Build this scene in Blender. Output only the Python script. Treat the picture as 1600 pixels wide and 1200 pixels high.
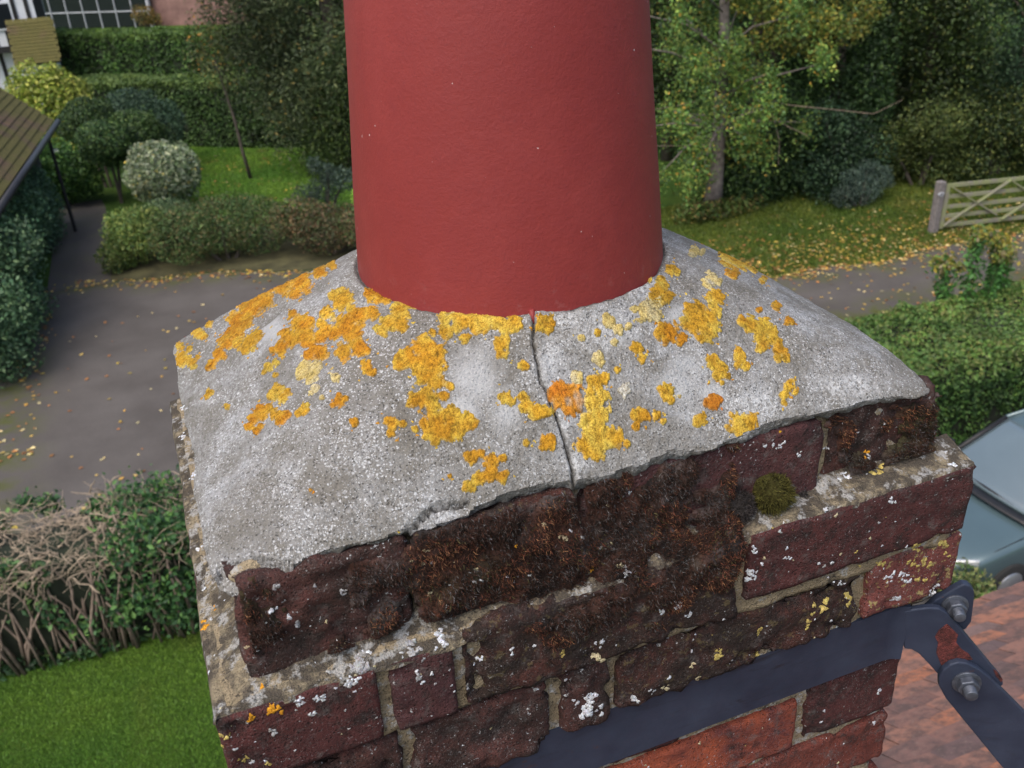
import bpy, math, random
import numpy as np
from mathutils import Vector
from mathutils.bvhtree import BVHTree
random.seed(7); RNG = np.random.default_rng(7)
for o in list(bpy.data.objects): bpy.data.objects.remove(o)
SC = bpy.context.scene; COL = SC.collection

# ------------------------------------------------------------------ camera
Z0 = 7.2                                   # top of the oversailing course above the ground
FPX, YAW, PITCH, ROLL = 1451.8, .3489, .4945, -.0559
CAM = np.array([.0408, -.4266, Z0 + .4065])
def cam_axes():
    f = np.array([math.sin(YAW)*math.cos(PITCH), math.cos(YAW)*math.cos(PITCH), -math.sin(PITCH)])
    r = np.array([math.cos(YAW), -math.sin(YAW), 0]); u = np.cross(r, f)
    c, s = math.cos(ROLL), math.sin(ROLL)
    return c*r + s*u, -s*r + c*u, f
CR, CU, CF = cam_axes()
cd = bpy.data.cameras.new('camera'); cam = bpy.data.objects.new('camera', cd); COL.objects.link(cam)
cd.sensor_width = 4.54; cd.lens = 4.54*FPX/1600; cd.clip_start = .01; cd.clip_end = 2000
cd.dof.use_dof = True; cd.dof.focus_distance = .72; cd.dof.aperture_fstop = 2.0
from mathutils import Matrix
cam.matrix_world = Matrix(((CR[0], CU[0], -CF[0], CAM[0]), (CR[1], CU[1], -CF[1], CAM[1]), (CR[2], CU[2], -CF[2], CAM[2]), (0, 0, 0, 1)))
SC.camera = cam
# ------------------------------------------------------------------ sky, sun, exposure
SUN_EL, SUN_AZ = math.radians(58), math.radians(235)       # azimuth clockwise from +y
w = bpy.data.worlds.new('World'); SC.world = w; w.use_nodes = True
wn = w.node_tree; sky = wn.nodes.new('ShaderNodeTexSky'); sky.sky_type = 'NISHITA'; sky.sun_disc = False
sky.sun_elevation = SUN_EL; sky.sun_rotation = SUN_AZ; sky.air_density = 1.0; sky.dust_density = 5.0; sky.ozone_density = 1.0
wn.links.new(sky.outputs[0], wn.nodes['Background'].inputs[0]); wn.nodes['Background'].inputs[1].default_value = .135
sl = bpy.data.lights.new('sun', 'SUN'); sl.energy = .95; sl.angle = math.radians(50); sl.color = (1, .975, .94)
so = bpy.data.objects.new('sun', sl); COL.objects.link(so)
sd = Vector((math.sin(SUN_AZ)*math.cos(SUN_EL), math.cos(SUN_AZ)*math.cos(SUN_EL), math.sin(SUN_EL)))
so.rotation_euler = sd.to_track_quat('Z', 'Y').to_euler(); so.location = (0, 0, 30)
vs = SC.view_settings; vs.view_transform = 'Standard'; vs.look = 'None'; vs.gamma = 1; vs.exposure = .85

# ------------------------------------------------------------------ pixel helpers (photo is 1600x1200)
def ray(u, v):
    d = CR*((u-800)/FPX) + CU*((600-v)/FPX) + CF
    return d/np.linalg.norm(d)
def gp(u, v, z=0.):                          # pixel -> point at height z
    d = ray(u, v); return CAM + d*((z-CAM[2])/d[2])
def px(P):                                   # world points (N,3) -> pixels
    q = np.asarray(P, float) - CAM; a, b, c = q@CR, q@CU, q@CF
    return np.stack([800+FPX*a/c, 600-FPX*b/c], -1)

# ------------------------------------------------------------------ noise
def hash3(i, seed):
    i = i.astype(np.uint64)
    h = (i[..., 0]*np.uint64(73856093)) ^ (i[..., 1]*np.uint64(19349663)) ^ (i[..., 2]*np.uint64(83492791)) ^ np.uint64(seed*2654435761 % (1 << 40))
    h = (h ^ (h >> np.uint64(13)))*np.uint64(1274126177); h = h ^ (h >> np.uint64(16))
    h = (h*np.uint64(2246822519)); h = h ^ (h >> np.uint64(15))
    return (h & np.uint64(0xFFFFFF)).astype(float)/float(0xFFFFFF)
def vnoise(P, scale, seed=1):
    P = np.asarray(P, float)*scale + 1000.37
    i = np.floor(P).astype(np.int64); f = P-i; f = f*f*(3-2*f); r = 0
    for dx in (0, 1):
        for dy in (0, 1):
            for dz in (0, 1):
                wgt = (f[..., 0] if dx else 1-f[..., 0])*(f[..., 1] if dy else 1-f[..., 1])*(f[..., 2] if dz else 1-f[..., 2])
                r = r + wgt*hash3(i+np.array([dx, dy, dz]), seed)
    return r*2-1
def fbm(P, scale, oct=3, seed=1):
    a = 0; amp = 1.
    for k in range(oct): a = a + amp*vnoise(P, scale*2**k, seed+k*17); amp *= .5
    return a

# ------------------------------------------------------------------ objects
def link(o, parent=None):
    COL.objects.link(o)
    if parent is not None: o.parent = parent
    return o
def empty(name, loc, label=None, cat=None, group=None, rz=0.):
    o = bpy.data.objects.new(name, None); o.empty_display_size = .1; o.location = loc; o.rotation_euler = (0, 0, rz)
    if label: tag(o, label, cat, group)
    return link(o)
def tag(o, label=None, cat=None, group=None, kind=None):
    if label: o['label'] = label
    if cat: o['category'] = cat
    if group: o['group'] = group
    if kind: o['kind'] = kind
    return o
def npmesh(name, V, F, mat, cols=None, smooth=False):
    V = np.asarray(V, np.float32); F = np.asarray(F, np.int32); k = F.shape[1]
    me = bpy.data.meshes.new(name)
    me.vertices.add(len(V)); me.vertices.foreach_set('co', V.ravel())
    me.loops.add(F.size); me.loops.foreach_set('vertex_index', F.ravel())
    me.polygons.add(len(F)); me.polygons.foreach_set('loop_start', np.arange(0, F.size, k, dtype=np.int32))
    if cols is not None:
        cols = np.asarray(cols, np.float32)
        if len(cols) == len(F) and len(F) != len(V):
            vc = np.zeros((len(V), 3), np.float32); vc[F.ravel()] = np.repeat(cols, k, 0); cols = vc
        at = me.color_attributes.new('col', 'FLOAT_COLOR', 'POINT')
        at.data.foreach_set('color', np.concatenate([cols, np.ones((len(cols), 1), np.float32)], 1).ravel())
    me.update(calc_edges=True); me.validate()
    me.polygons.foreach_set('use_smooth', np.full(len(me.polygons), smooth)); me.materials.append(mat)
    return me
def npobj(name, V, F, mat, parent=None, cols=None, smooth=False):
    return link(bpy.data.objects.new(name, npmesh(name, V, F, mat, cols, smooth)), parent)
class MB:
    """collects simple shapes into one mesh"""
    def __init__(s): s.v = []; s.f = []
    def box(s, lo, hi):
        n = len(s.v); x0, y0, z0 = lo; x1, y1, z1 = hi
        s.v += [(x0,y0,z0),(x1,y0,z0),(x1,y1,z0),(x0,y1,z0),(x0,y0,z1),(x1,y0,z1),(x1,y1,z1),(x0,y1,z1)]
        s.f += [tuple(n+i for i in q) for q in ((0,3,2,1),(4,5,6,7),(0,1,5,4),(1,2,6,5),(2,3,7,6),(3,0,4,7))]
        return s
    def beam(s, a, b, w, h, up=(0, 0, 1)):
        a, b = Vector(a), Vector(b); d = (b-a).normalized(); u = Vector(up)
        r = d.cross(u)
        if r.length < 1e-4: r = d.cross(Vector((1, 0, 0)))
        r.normalize(); u = r.cross(d).normalized(); n = len(s.v)
        for P in (a, b):
            for i, j in ((-1,-1),(1,-1),(1,1),(-1,1)): s.v.append(tuple(P + r*(i*w/2) + u*(j*h/2)))
        s.f += [tuple(n+i for i in q) for q in ((0,1,2,3),(7,6,5,4),(0,4,5,1),(1,5,6,2),(2,6,7,3),(3,7,4,0))]
        return s
    def tube(s, pts, rad, k=8, cap=True):
        pts = [Vector(p) for p in pts]
        rad = rad if isinstance(rad, (list, tuple)) else [rad]*len(pts)
        n0 = len(s.v); prev = None
        for i, p in enumerate(pts):
            d = (pts[min(i+1, len(pts)-1)]-pts[max(i-1, 0)]).normalized()
            if prev is None:
                r = d.cross(Vector((0, 0, 1)))
                if r.length < 1e-3: r = d.cross(Vector((1, 0, 0)))
            else: r = prev - d*prev.dot(d)
            r.normalize(); prev = r; u = d.cross(r)
            for j in range(k):
                a = 2*math.pi*j/k; s.v.append(tuple(p + (r*math.cos(a)+u*math.sin(a))*rad[i]))
        for i in range(len(pts)-1):
            for j in range(k):
                a = n0+i*k+j; b = n0+i*k+(j+1) % k; s.f.append((a, b, b+k, a+k))
        if cap:
            s.f.append(tuple(n0+j for j in reversed(range(k)))); s.f.append(tuple(n0+(len(pts)-1)*k+j for j in range(k)))
        return s
    def prism(s, poly, a, b, axis):
        """polygon (2d list) extruded from a to b along axis 0/1/2"""
        n = len(s.v); k = len(poly)
        for t in (a, b):
            for (p, q) in poly:
                c = [p, q]; c.insert(axis, t); s.v.append(tuple(c))
        s.f.append(tuple(n+i for i in range(k))); s.f.append(tuple(n+k+i for i in reversed(range(k))))
        for i in range(k): j = (i+1) % k; s.f.append((n+i, n+k+i, n+k+j, n+j))
        return s
    def build(s, name, mat, parent=None, smooth=False, bevel=0.):
        me = bpy.data.meshes.new(name); me.from_pydata(s.v, [], s.f); me.validate()
        import bmesh
        bm = bmesh.new(); bm.from_mesh(me); bmesh.ops.recalc_face_normals(bm, faces=bm.faces)
        if bevel: bmesh.ops.bevel(bm, geom=list(bm.edges), offset=bevel, segments=2, affect='EDGES', profile=.5)
        bm.to_mesh(me); bm.free()
        for p in me.polygons: p.use_smooth = smooth
        me.materials.append(mat)
        return link(bpy.data.objects.new(name, me), parent)

# ------------------------------------------------------------------ materials
class NT:
    def __init__(s, name):
        s.m = bpy.data.materials.new(name); s.m.use_nodes = True; s.t = s.m.node_tree
        s.b = s.t.nodes['Principled BSDF']; s.out = s.t.nodes['Material Output']
        s.tc = s.t.nodes.new('ShaderNodeTexCoord')
    def n(s, ty, **kw):
        x = s.t.nodes.new(ty)
        for k, v in kw.items(): setattr(x, k, v)
        return x
    def l(s, a, b): s.t.links.new(a, b)
    def noise(s, scale, detail=3, rough=.55, vec=None, dist=0.):
        x = s.n('ShaderNodeTexNoise'); x.inputs['Scale'].default_value = scale; x.inputs['Detail'].default_value = detail
        x.inputs['Roughness'].default_value = rough; x.inputs['Distortion'].default_value = dist
        s.l(vec or s.tc.outputs['Object'], x.inputs['Vector']); return x.outputs['Fac']
    def vor(s, scale, out='Distance', feature='F1', vec=None):
        x = s.n('ShaderNodeTexVoronoi', feature=feature); x.inputs['Scale'].default_value = scale
        s.l(vec or s.tc.outputs['Object'], x.inputs['Vector']); return x.outputs[out]
    def ramp(s, fac, stops):
        x = s.n('ShaderNodeValToRGB'); e = x.color_ramp.elements
        while len(e) < len(stops): e.new(.5)
        for i, (p, c) in enumerate(stops):
            e[i].position = p; e[i].color = (c, c, c, 1) if not isinstance(c, tuple) else (*c, 1)
        s.l(fac, x.inputs[0]); return x.outputs[0]
    def mix(s, fac, a, b, mode='MIX'):
        x = s.n('ShaderNodeMix', data_type='RGBA', blend_type=mode)
        for sock, val in ((x.inputs[0], fac), (x.inputs[6], a), (x.inputs[7], b)):
            if hasattr(val, 'links'): s.l(val, sock)
            elif isinstance(val, tuple): sock.default_value = (*val, 1)
            else: sock.default_value = val
        return x.outputs[2]
    def math(s, op, a, b=0., clamp=False):
        x = s.n('ShaderNodeMath', operation=op, use_clamp=clamp)
        for sock, val in ((x.inputs[0], a), (x.inputs[1], b)):
            if hasattr(val, 'links'): s.l(val, sock)
            else: sock.default_value = val
        return x.outputs[0]
    def attr(s, name='col'):
        return s.n('ShaderNodeAttribute', attribute_name=name).outputs['Color']
    def bump(s, h, strength=.5, dist=.001):
        x = s.n('ShaderNodeBump'); x.inputs['Strength'].default_value = strength; x.inputs['Distance'].default_value = dist
        s.l(h, x.inputs['Height']); s.l(x.outputs[0], s.b.inputs['Normal']); return x
    def set(s, color=None, rough=None, metal=None, spec=None, coat=None):
        for key, val in (('Base Color', color), ('Roughness', rough), ('Metallic', metal), ('Specular IOR Level', spec), ('Coat Weight', coat)):
            if val is None: continue
            if hasattr(val, 'links'): s.l(val, s.b.inputs[key])
            else: s.b.inputs[key].default_value = (*val, 1) if isinstance(val, tuple) else val
        return s.m
def simple(name, c, rough=.7, var=.25, scale=8., metal=0., spec=.4, bump=0., coat=0.):
    m = NT(name); n = m.noise(scale, 4, .6)
    col = m.mix(m.ramp(n, [(.3, 0.), (.7, 1.)]), tuple(x*(1-var) for x in c), tuple(min(1, x*(1+var)) for x in c))
    if bump: m.bump(m.noise(scale*6, 3), bump, .003)
    return m.set(col, rough, metal, spec, coat)
MATS = {}
def foliage_mat():
    m = NT('foliage'); a = m.attr()
    g = m.n('ShaderNodeNewGeometry'); r = g.outputs['Random Per Island']
    c = m.mix(1., a, m.ramp(r, [(0., (.75, .8, .75)), (.5, (1.3, 1.3, 1.2)), (1., (1.9, 1.75, 1.35))]), 'MULTIPLY')
    m.set(c, .55, 0, .35)
    t = m.n('ShaderNodeBsdfTranslucent'); m.l(c, t.inputs[0])
    x = m.n('ShaderNodeMixShader'); x.inputs[0].default_value = .22
    m.l(m.b.outputs[0], x.inputs[1]); m.l(t.outputs[0], x.inputs[2]); m.l(x.outputs[0], m.out.inputs[0])
    return m.m
FOL = foliage_mat()
BARK = simple('bark', (.075, .062, .05), .9, .4, 14, bump=.6)
PALEBARK = simple('pale_bark', (.17, .145, .13), .9, .45, 9, bump=.5)
TWIG = simple('dry_twig', (.21, .16, .125), .9, .35, 12)
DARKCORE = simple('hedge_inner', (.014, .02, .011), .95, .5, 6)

def concrete_mat():
    m = NT('flaunching_mortar'); P = m.tc.outputs['Object']
    warp = m.n('ShaderNodeVectorMath', operation='MULTIPLY_ADD'); nv = m.n('ShaderNodeTexNoise'); nv.inputs['Scale'].default_value = 260; nv.inputs['Detail'].default_value = 2; m.l(P, nv.inputs['Vector'])
    m.l(nv.outputs['Color'], warp.inputs[0]); warp.inputs[1].default_value = (.004, .004, .004); m.l(P, warp.inputs[2]); W = warp.outputs[0]
    big = m.noise(7, 5, .65); mid = m.noise(38, 5, .7); fine = m.noise(520, 3, .75)
    c = m.mix(m.ramp(big, [(.36, 0.), (.64, 1.)]), (.190, .185, .172), (.315, .322, .328))
    c = m.mix(m.math('MULTIPLY', m.ramp(mid, [(.40, 0.), (.60, 1.)]), .7), c, (.142, .130, .108))
    c = m.mix(m.ramp(fine, [(.35, .55), (.5, 0.)]), c, (.085, .078, .07))
    dens = m.ramp(m.noise(30, 4, .65), [(.36, .0), (.62, 1.)])
    for sc, rad, wt, col in ((430, .40, .80, (.52, .535, .55)), (230, .40, .55, (.36, .36, .357)), (800, .42, .75, (.54, .555, .57))):
        v = m.n('ShaderNodeTexVoronoi', feature='F1'); v.inputs['Scale'].default_value = sc; m.l(W, v.inputs['Vector'])
        sep = m.n('ShaderNodeSeparateColor'); m.l(v.outputs['Color'], sep.inputs[0])
        dot = m.math('MULTIPLY', m.ramp(v.outputs['Distance'], [(rad-.22, 1.), (rad, 0.)]), m.math('GREATER_THAN', m.math('ADD', sep.outputs[0], m.math('MULTIPLY', dens, .62)), .84))
        c = m.mix(m.math('MULTIPLY', dot, wt), c, col)
    v = m.n('ShaderNodeTexVoronoi', feature='F1'); v.inputs['Scale'].default_value = 560; m.l(W, v.inputs['Vector']); sep = m.n('ShaderNodeSeparateColor'); m.l(v.outputs['Color'], sep.inputs[0])
    pit = m.math('MULTIPLY', m.ramp(v.outputs['Distance'], [(.22, 1.), (.36, 0.)]), m.math('GREATER_THAN', sep.outputs[1], .62))
    c = m.mix(m.math('MULTIPLY', pit, .75), c, (.055, .05, .044))
    c = m.mix(m.math('MULTIPLY', m.ramp(m.noise(17, 6, .75, None, .8), [(.47, 0.), (.62, 1.)]), .6), c, (.130, .121, .104))
    # r: bare smooth cement, g: painted dark of cracks and pot gap, darker lip foot, b: pale crust
    a = m.n('ShaderNodeSeparateColor'); m.l(m.attr(), a.inputs[0])
    bare = m.mix(m.ramp(fine, [(.3, 0.), (.7, 1.)]), (.31, .318, .324), (.39, .398, .402))
    c = m.mix(a.outputs[0], c, bare)
    c = m.mix(m.math('MULTIPLY', a.outputs[2], m.ramp(m.noise(330, 3, .7), [(.42, 0.), (.56, 1.)])), c, (.56, .575, .59))
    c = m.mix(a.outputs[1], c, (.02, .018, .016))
    h = m.math('ADD', m.math('MULTIPLY', m.noise(300, 4, .7), 1.), m.math('SUBTRACT', m.math('MULTIPLY', m.noise(800, 2, .6), .6), m.math('MULTIPLY', pit, .5)))
    m.bump(h, 1., .0018)
    return m.set(c, .95, 0, .2)
def brick_mat(name, base, alt, dirt=.5, white=.5, moss=.0, yellow=.0):
    m = NT(name); inf = m.n('ShaderNodeObjectInfo'); rnd = inf.outputs['Random']
    off = m.n('ShaderNodeVectorMath', operation='ADD'); m.l(m.tc.outputs['Object'], off.inputs[0])
    cx = m.n('ShaderNodeCombineXYZ'); m.l(m.math('MULTIPLY', rnd, 7.3), cx.inputs[0]); m.l(m.math('MULTIPLY', rnd, 3.1), cx.inputs[2])
    m.l(cx.outputs[0], off.inputs[1]); V = off.outputs[0]
    c = m.mix(m.ramp(m.noise(22, 5, .65, V, .4), [(.35, 0.), (.68, 1.)]), base, alt)
    c = m.mix(m.math('MULTIPLY', m.ramp(m.noise(160, 4, .7, V), [(.4, 0.), (.75, 1.)]), .5), c, tuple(x*.45 for x in base))
    c = m.mix(m.ramp(m.noise(38, 6, .75, V), [(.62-dirt*.28, 0.), (.72-dirt*.2, .85)]), c, (.022, .018, .017))
    c = m.mix(m.math('MULTIPLY', m.ramp(m.noise(75, 5, .7, V), [(.54, 0.), (.68, 1.)]), .6), c, (.125, .112, .106))
    if moss: c = m.mix(m.math('MULTIPLY', m.ramp(m.noise(26, 5, .7, V), [(.45, 0.), (.6, 1.)]), moss), c, (.030, .021, .017))
    wf = m.math('MULTIPLY', m.ramp(m.noise(330, 3, .65, V), [(.64, 0.), (.70, 1.)]), m.ramp(m.noise(30, 3, .6, V), [(.62-white*.3, 0.), (.72-white*.2, 1.)]))
    c = m.mix(wf, c, (.50, .51, .52))
    if yellow:
        yf = m.math('MULTIPLY', m.ramp(m.noise(140, 3, .6, V), [(.58, 0.), (.64, 1.)]), yellow)
        c = m.mix(yf, c, (.36, .29, .12))
    pits = m.ramp(m.vor(300, vec=V), [(.12, 1.), (.3, 0.)])
    c = m.mix(m.math('MULTIPLY', m.math('MULTIPLY', pits, m.ramp(m.noise(45, 3, .6, V), [(.4, 0.), (.6, 1.)])), .7), c, (.02, .015, .014))
    c = m.mix(m.math('MULTIPLY', m.ramp(m.noise(760, 2, .6, V), [(.6, 0.), (.68, 1.)]), m.ramp(m.noise(18, 3, .6, V), [(.35, .05), (.65, .5)])), c, (.26, .25, .25))
    h = m.math('ADD', m.math('SUBTRACT', m.noise(120, 5, .75, V), m.math('MULTIPLY', pits, .35)), m.math('MULTIPLY', m.noise(560, 3, .75, V), .7))
    m.bump(h, 1., .0032)
    return m.set(c, .93, 0, .2)
def mortar_mat(name='mortar', base=(.36, .29, .19), dark=.45):
    m = NT(name)
    c = m.mix(m.ramp(m.noise(40, 5, .65), [(.35, 0.), (.65, 1.)]), tuple(x*.72 for x in base), base)
    c = m.mix(m.ramp(m.noise(55, 6, .72), [(.62-dark*.25, 0.), (.72-dark*.2, .9)]), c, (.06, .052, .045))
    c = m.mix(m.math('MULTIPLY', m.ramp(m.noise(70, 4, .7), [(.53, 0.), (.61, 1.)]), .8), c, (.40, .40, .39))
    c = m.mix(m.ramp(m.noise(260, 3, .7), [(.58, 0.), (.66, .8)]), c, (.05, .043, .038))
    c = m.mix(m.ramp(m.noise(600, 2), [(.3, .6), (.42, 0.)]), c, (.10, .08, .05))
    m.bump(m.math('ADD', m.noise(180, 5, .75), m.noise(700, 2)), 1., .003)
    return m.set(c, .96, 0, .15)
M_CONC = concrete_mat(); M_MORT = mortar_mat('mortar', (.34, .275, .18), .25); M_LEDGE = mortar_mat('ledge_mortar', (.33, .275, .185), .95)
B_RED = brick_mat('brick_red', (.068, .026, .026), (.115, .038, .035), .5, .6)
B_PURPLE = brick_mat('brick_purple', (.066, .030, .033), (.10, .040, .038), .35, .6)
B_DARK = brick_mat('brick_sooty', (.050, .028, .026), (.130, .050, .042), .6, .75, .5)
B_MOSSY = brick_mat('brick_mossy', (.05, .025, .02), (.10, .035, .028), .8, .45, .9, .15)
B_LICH = brick_mat('brick_lichened', (.15, .045, .04), (.20, .07, .06), .2, 1., 0, .85)
B_ORANGE = brick_mat('brick_orange', (.42, .10, .045), (.10, .035, .036), .25, .3)
B_PLAIN = brick_mat('brick_plain', (.13, .038, .03), (.19, .055, .038), .3, .35)
def attr_mat(name, rough=.9, bscale=700., bstr=.7, mul=None):
    m = NT(name); c = m.attr()
    c = m.mix(1., c, m.ramp(m.noise(bscale*1.6, 2, .7), [(.34, (.50, .42, .40)), (.5, (1., 1., 1.)), (.68, (1.18, 1.25, 1.5))]), 'MULTIPLY')
    c = m.mix(1., c, m.ramp(m.noise(bscale*.45, 4, .7), [(.25, .55), (.5, 1.), (.75, 1.3)]), 'MULTIPLY')
    m.bump(m.noise(bscale, 3, .7), bstr, .0015); return m.set(c, rough, 0, .2)
M_LICH = attr_mat('lichen_crust'); M_MOSS = attr_mat('moss_fibre', .95, 300, .2)
def pot_mat():
    m = NT('red_pot_paint')
    c = m.mix(m.ramp(m.noise(7, 5, .6), [(.3, 0.), (.7, 1.)]), (.196, .0245, .0225), (.232, .0305, .028))
    c = m.mix(m.ramp(m.noise(90, 5, .7), [(.35, 0.), (.75, .6)]), c, (.19, .026, .028))
    c = m.mix(m.math('MULTIPLY', m.ramp(m.noise(14, 6, .75), [(.5, 0.), (.7, 1.)]), .35), c, (.262, .044, .040))
    c = m.mix(m.math('MULTIPLY', m.ramp(m.noise(480, 2, .6), [(.6, 0.), (.7, 1.)]), .4), c, (.15, .022, .024))
    c = m.mix(m.math('MULTIPLY', m.ramp(m.noise(190, 2, .5), [(.755, 0.), (.775, 1.)]), .7), c, (.6, .5, .5))
    gz = m.n('ShaderNodeSeparateXYZ'); m.l(m.tc.outputs['Object'], gz.inputs[0])
    low = m.ramp(gz.outputs[2], [(.0, 1.), (.06, 0.)])
    c = m.mix(m.math('MULTIPLY', m.math('MULTIPLY', low, m.ramp(m.noise(60, 5, .75), [(.56, 0.), (.7, 1.)])), .45), c, (.42, .26, .25))
    m.bump(m.math('ADD', m.noise(45, 5, .65), m.math('MULTIPLY', m.noise(420, 3, .7), .5)),   .28, .0022)
    return m.set(c, .58, 0, .35)
M_POT = pot_mat()
def steel_mat():
    m = NT('blue_grey_painted_steel'); 
    mp = m.n('ShaderNodeMapping'); mp.inputs['Scale'].default_value = (4, 4, 30); m.l(m.tc.outputs['Object'], mp.inputs[0])
    st = m.noise(3, 6, .75, mp.outputs[0], 1.2)
    c = m.mix(m.ramp(m.noise(25, 4), [(.3, 0.), (.7, 1.)]), (.021, .029, .053), (.036, .047, .079))
    c = m.mix(m.math('MULTIPLY', m.ramp(st, [(.55, 0.), (.66, .85)]), m.ramp(m.noise(5, 3, .6), [(.45, 0.), (.6, 1.)])), c, (.012, .013, .018))
    c = m.mix(m.math('MULTIPLY', m.ramp(m.noise(70, 5, .7), [(.64, 0.), (.72, 1.)]), .7), c, (.07, .035, .03))
    m.bump(m.noise(220, 4, .6), .25, .001)
    return m.set(c, m.ramp(m.noise(60, 3), [(.3, .38), (.7, .6)]), .25, .5)
M_STEEL = steel_mat(); M_BOLT = simple('zinc_bolt', (.10, .112, .14), .5, .35, 150, metal=.7)
M_RUST = simple('rust_flake', (.10, .022, .019), .85, .85, 130, bump=1.)

def fin(name='x'): pass
# ================================================================== THE CHIMNEY STACK
LX, DY = .570, .420; PCX, PCY, PR, PZ = .278, .2146, .1176, .155
chim = empty('chimney_stack', (0, 0, Z0), 'old red brick chimney stack capped with grey lichen-spotted mortar', 'chimney')
OFF = np.array([0, 0, Z0])
def ss(a, b, x):
    t = np.clip((x-a)/(b-a), 0, 1); return t*t*(3-2*t)
# ---- bricks
def brick_np(lo, hi, step, seed, rnd=.004, rough=1.):
    lo = np.array(lo); hi = np.array(hi); c = (lo+hi)/2; h = (hi-lo)/2
    n = np.maximum(2, np.ceil((hi-lo)/step).astype(int)); V = {}; F = []; L = []
    def vid(i, j, k):
        key = (i, j, k)
        if key not in V:
            V[key] = len(L); L.append((i/n[0], j/n[1], k/n[2]))
        return V[key]
    for ax in range(3):
        a, b = (ax+1) % 3, (ax+2) % 3
        for side in (0, n[ax]):
            for i in range(n[a]):
                for j in range(n[b]):
                    q = []
                    for di, dj in ((0,0),(1,0),(1,1),(0,1)):
                        t = [0, 0, 0]; t[ax] = side; t[a] = i+di; t[b] = j+dj; q.append(vid(*t))
                    F.append(q if side else q[::-1])
    P = (np.array(L)*2-1)*h
    r = rnd*(.62+.4*vnoise(P+c, 40, seed)); r = np.clip(r, .0012, None)[:, None]
    inn = np.clip(P, -(h-r), h-r); d = P-inn; ln = np.linalg.norm(d, axis=1, keepdims=True); nd = d/np.maximum(ln, 1e-9)
    # corners rounded unevenly, arrises chipped
    edge = (np.abs(P) > (h-.012)).sum(1) >= 2
    chip = np.clip(vnoise(P+c, 60, seed+3)-.35, 0, None)*.009*edge
    P2 = inn + nd*np.minimum(ln, r) + nd*((fbm(P+c, 90, 3, seed+5)*.0006*rough + vnoise(P+c, 16, seed+9)*.0005)*rough - chip*rough)[:, None]
    return P2 + c, np.array(F)
BV, BF, BN = [], [], 0                       # everything the flecks may grow on
def solid(V, F):
    global BN
    BV.append(np.asarray(V)); BF.append(np.asarray(F)+BN); BN += len(V)
def hero(lo, hi, mat, step=.004, seed=None, rough=1., tilt=0.):
    seed = seed or random.randint(1, 9999)
    V, F = brick_np(lo, hi, step, seed, .0045, rough)
    if tilt: V[:, 2] += tilt*(V[:, 0]-lo[0])
    solid(V, F); return npobj('brick', V, F, mat, chim, smooth=True)
D = .102
# front faces, course by course, measured from the photograph (x0, x1, top, bottom, front y, material)
rows = [
 (.029, [(.026,.128,.064,-.010,B_DARK),(.135,.240,.064,-.008,B_MOSSY),(.248,.438,.064,.000,B_PURPLE),(.447,.543,.063,.006,B_DARK)]),
 (.0,   [(.000,.097,-.014,-.074,B_RED),(.105,.147,-.013,-.073,B_PURPLE),(.153,.358,-.006,-.070,B_MOSSY),(.366,.568,.000,-.060,B_RED)]),
 (.006, [(.004,.106,-.083,-.145,B_DARK),(.113,.214,-.080,-.143,B_DARK),(.223,.260,-.076,-.138,B_DARK),(.267,.478,-.077,-.132,B_MOSSY),(.486,.576,-.069,-.128,B_LICH)]),
 (.019, [(.017,.118,-.153,-.212,B_DARK),(.126,.330,-.150,-.206,B_RED),(.338,.441,-.144,-.198,B_RED),(.450,.552,-.140,-.194,B_RED)]),
 (.019, [(.017,.226,-.220,-.282,B_RED),(.234,.445,-.213,-.270,B_ORANGE),(.455,.551,-.202,-.266,B_RED)]),
 (.020, [(.018,.120,-.290,-.350,B_PLAIN),(.128,.330,-.285,-.345,B_RED),(.338,.552,-.277,-.335,B_PLAIN)])]
for ci, (fy, bs) in enumerate(rows):
    for k_, (x0, x1, zt, zb, m) in enumerate(bs):
        fy_ = (.017, .018, .0225, .0285)[k_] if ci == 0 else fy
        hero((x0, fy_, zb), (x1, fy+D, zt), m, rough=2.3 if m in (B_DARK, B_MOSSY) else 1.2)
# sides and back of the same courses (coarser)
for ci, (fy, bs) in enumerate(rows):
    zt, zb = bs[0][2], bs[0][3]; zr, zrb = bs[-1][2], bs[-1][3]; back = DY-fy
    ys = [fy+D+.008]
    seg = [.205, .102] if ci % 2 else [.102, .205]
    xl, xr = bs[0][0], bs[-1][1]
    mats = [B_DARK, B_LICH, B_RED, B_PLAIN]
    y = fy+D+.008; k = ci
    while y < back-.03:
        y1 = min(back, y+seg[k % 2]); 
        if back-y1 < .04: y1 = back
        hero((xl, y, zb), (xl+D, y1, zt), mats[(k+ci) % 3], .006)
        hero((xr-D, y, zrb), (xr, y1, zr), mats[(k+ci+1) % 4], .008)
        y = y1+.008; k += 1
    x = xl+D+.008
    while x < xr-D-.04:
        x1 = min(xr-D-.008, x+.205); hero((x, back-D, zrb), (x1, back, zr), B_PLAIN, .01); x = x1+.008
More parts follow.
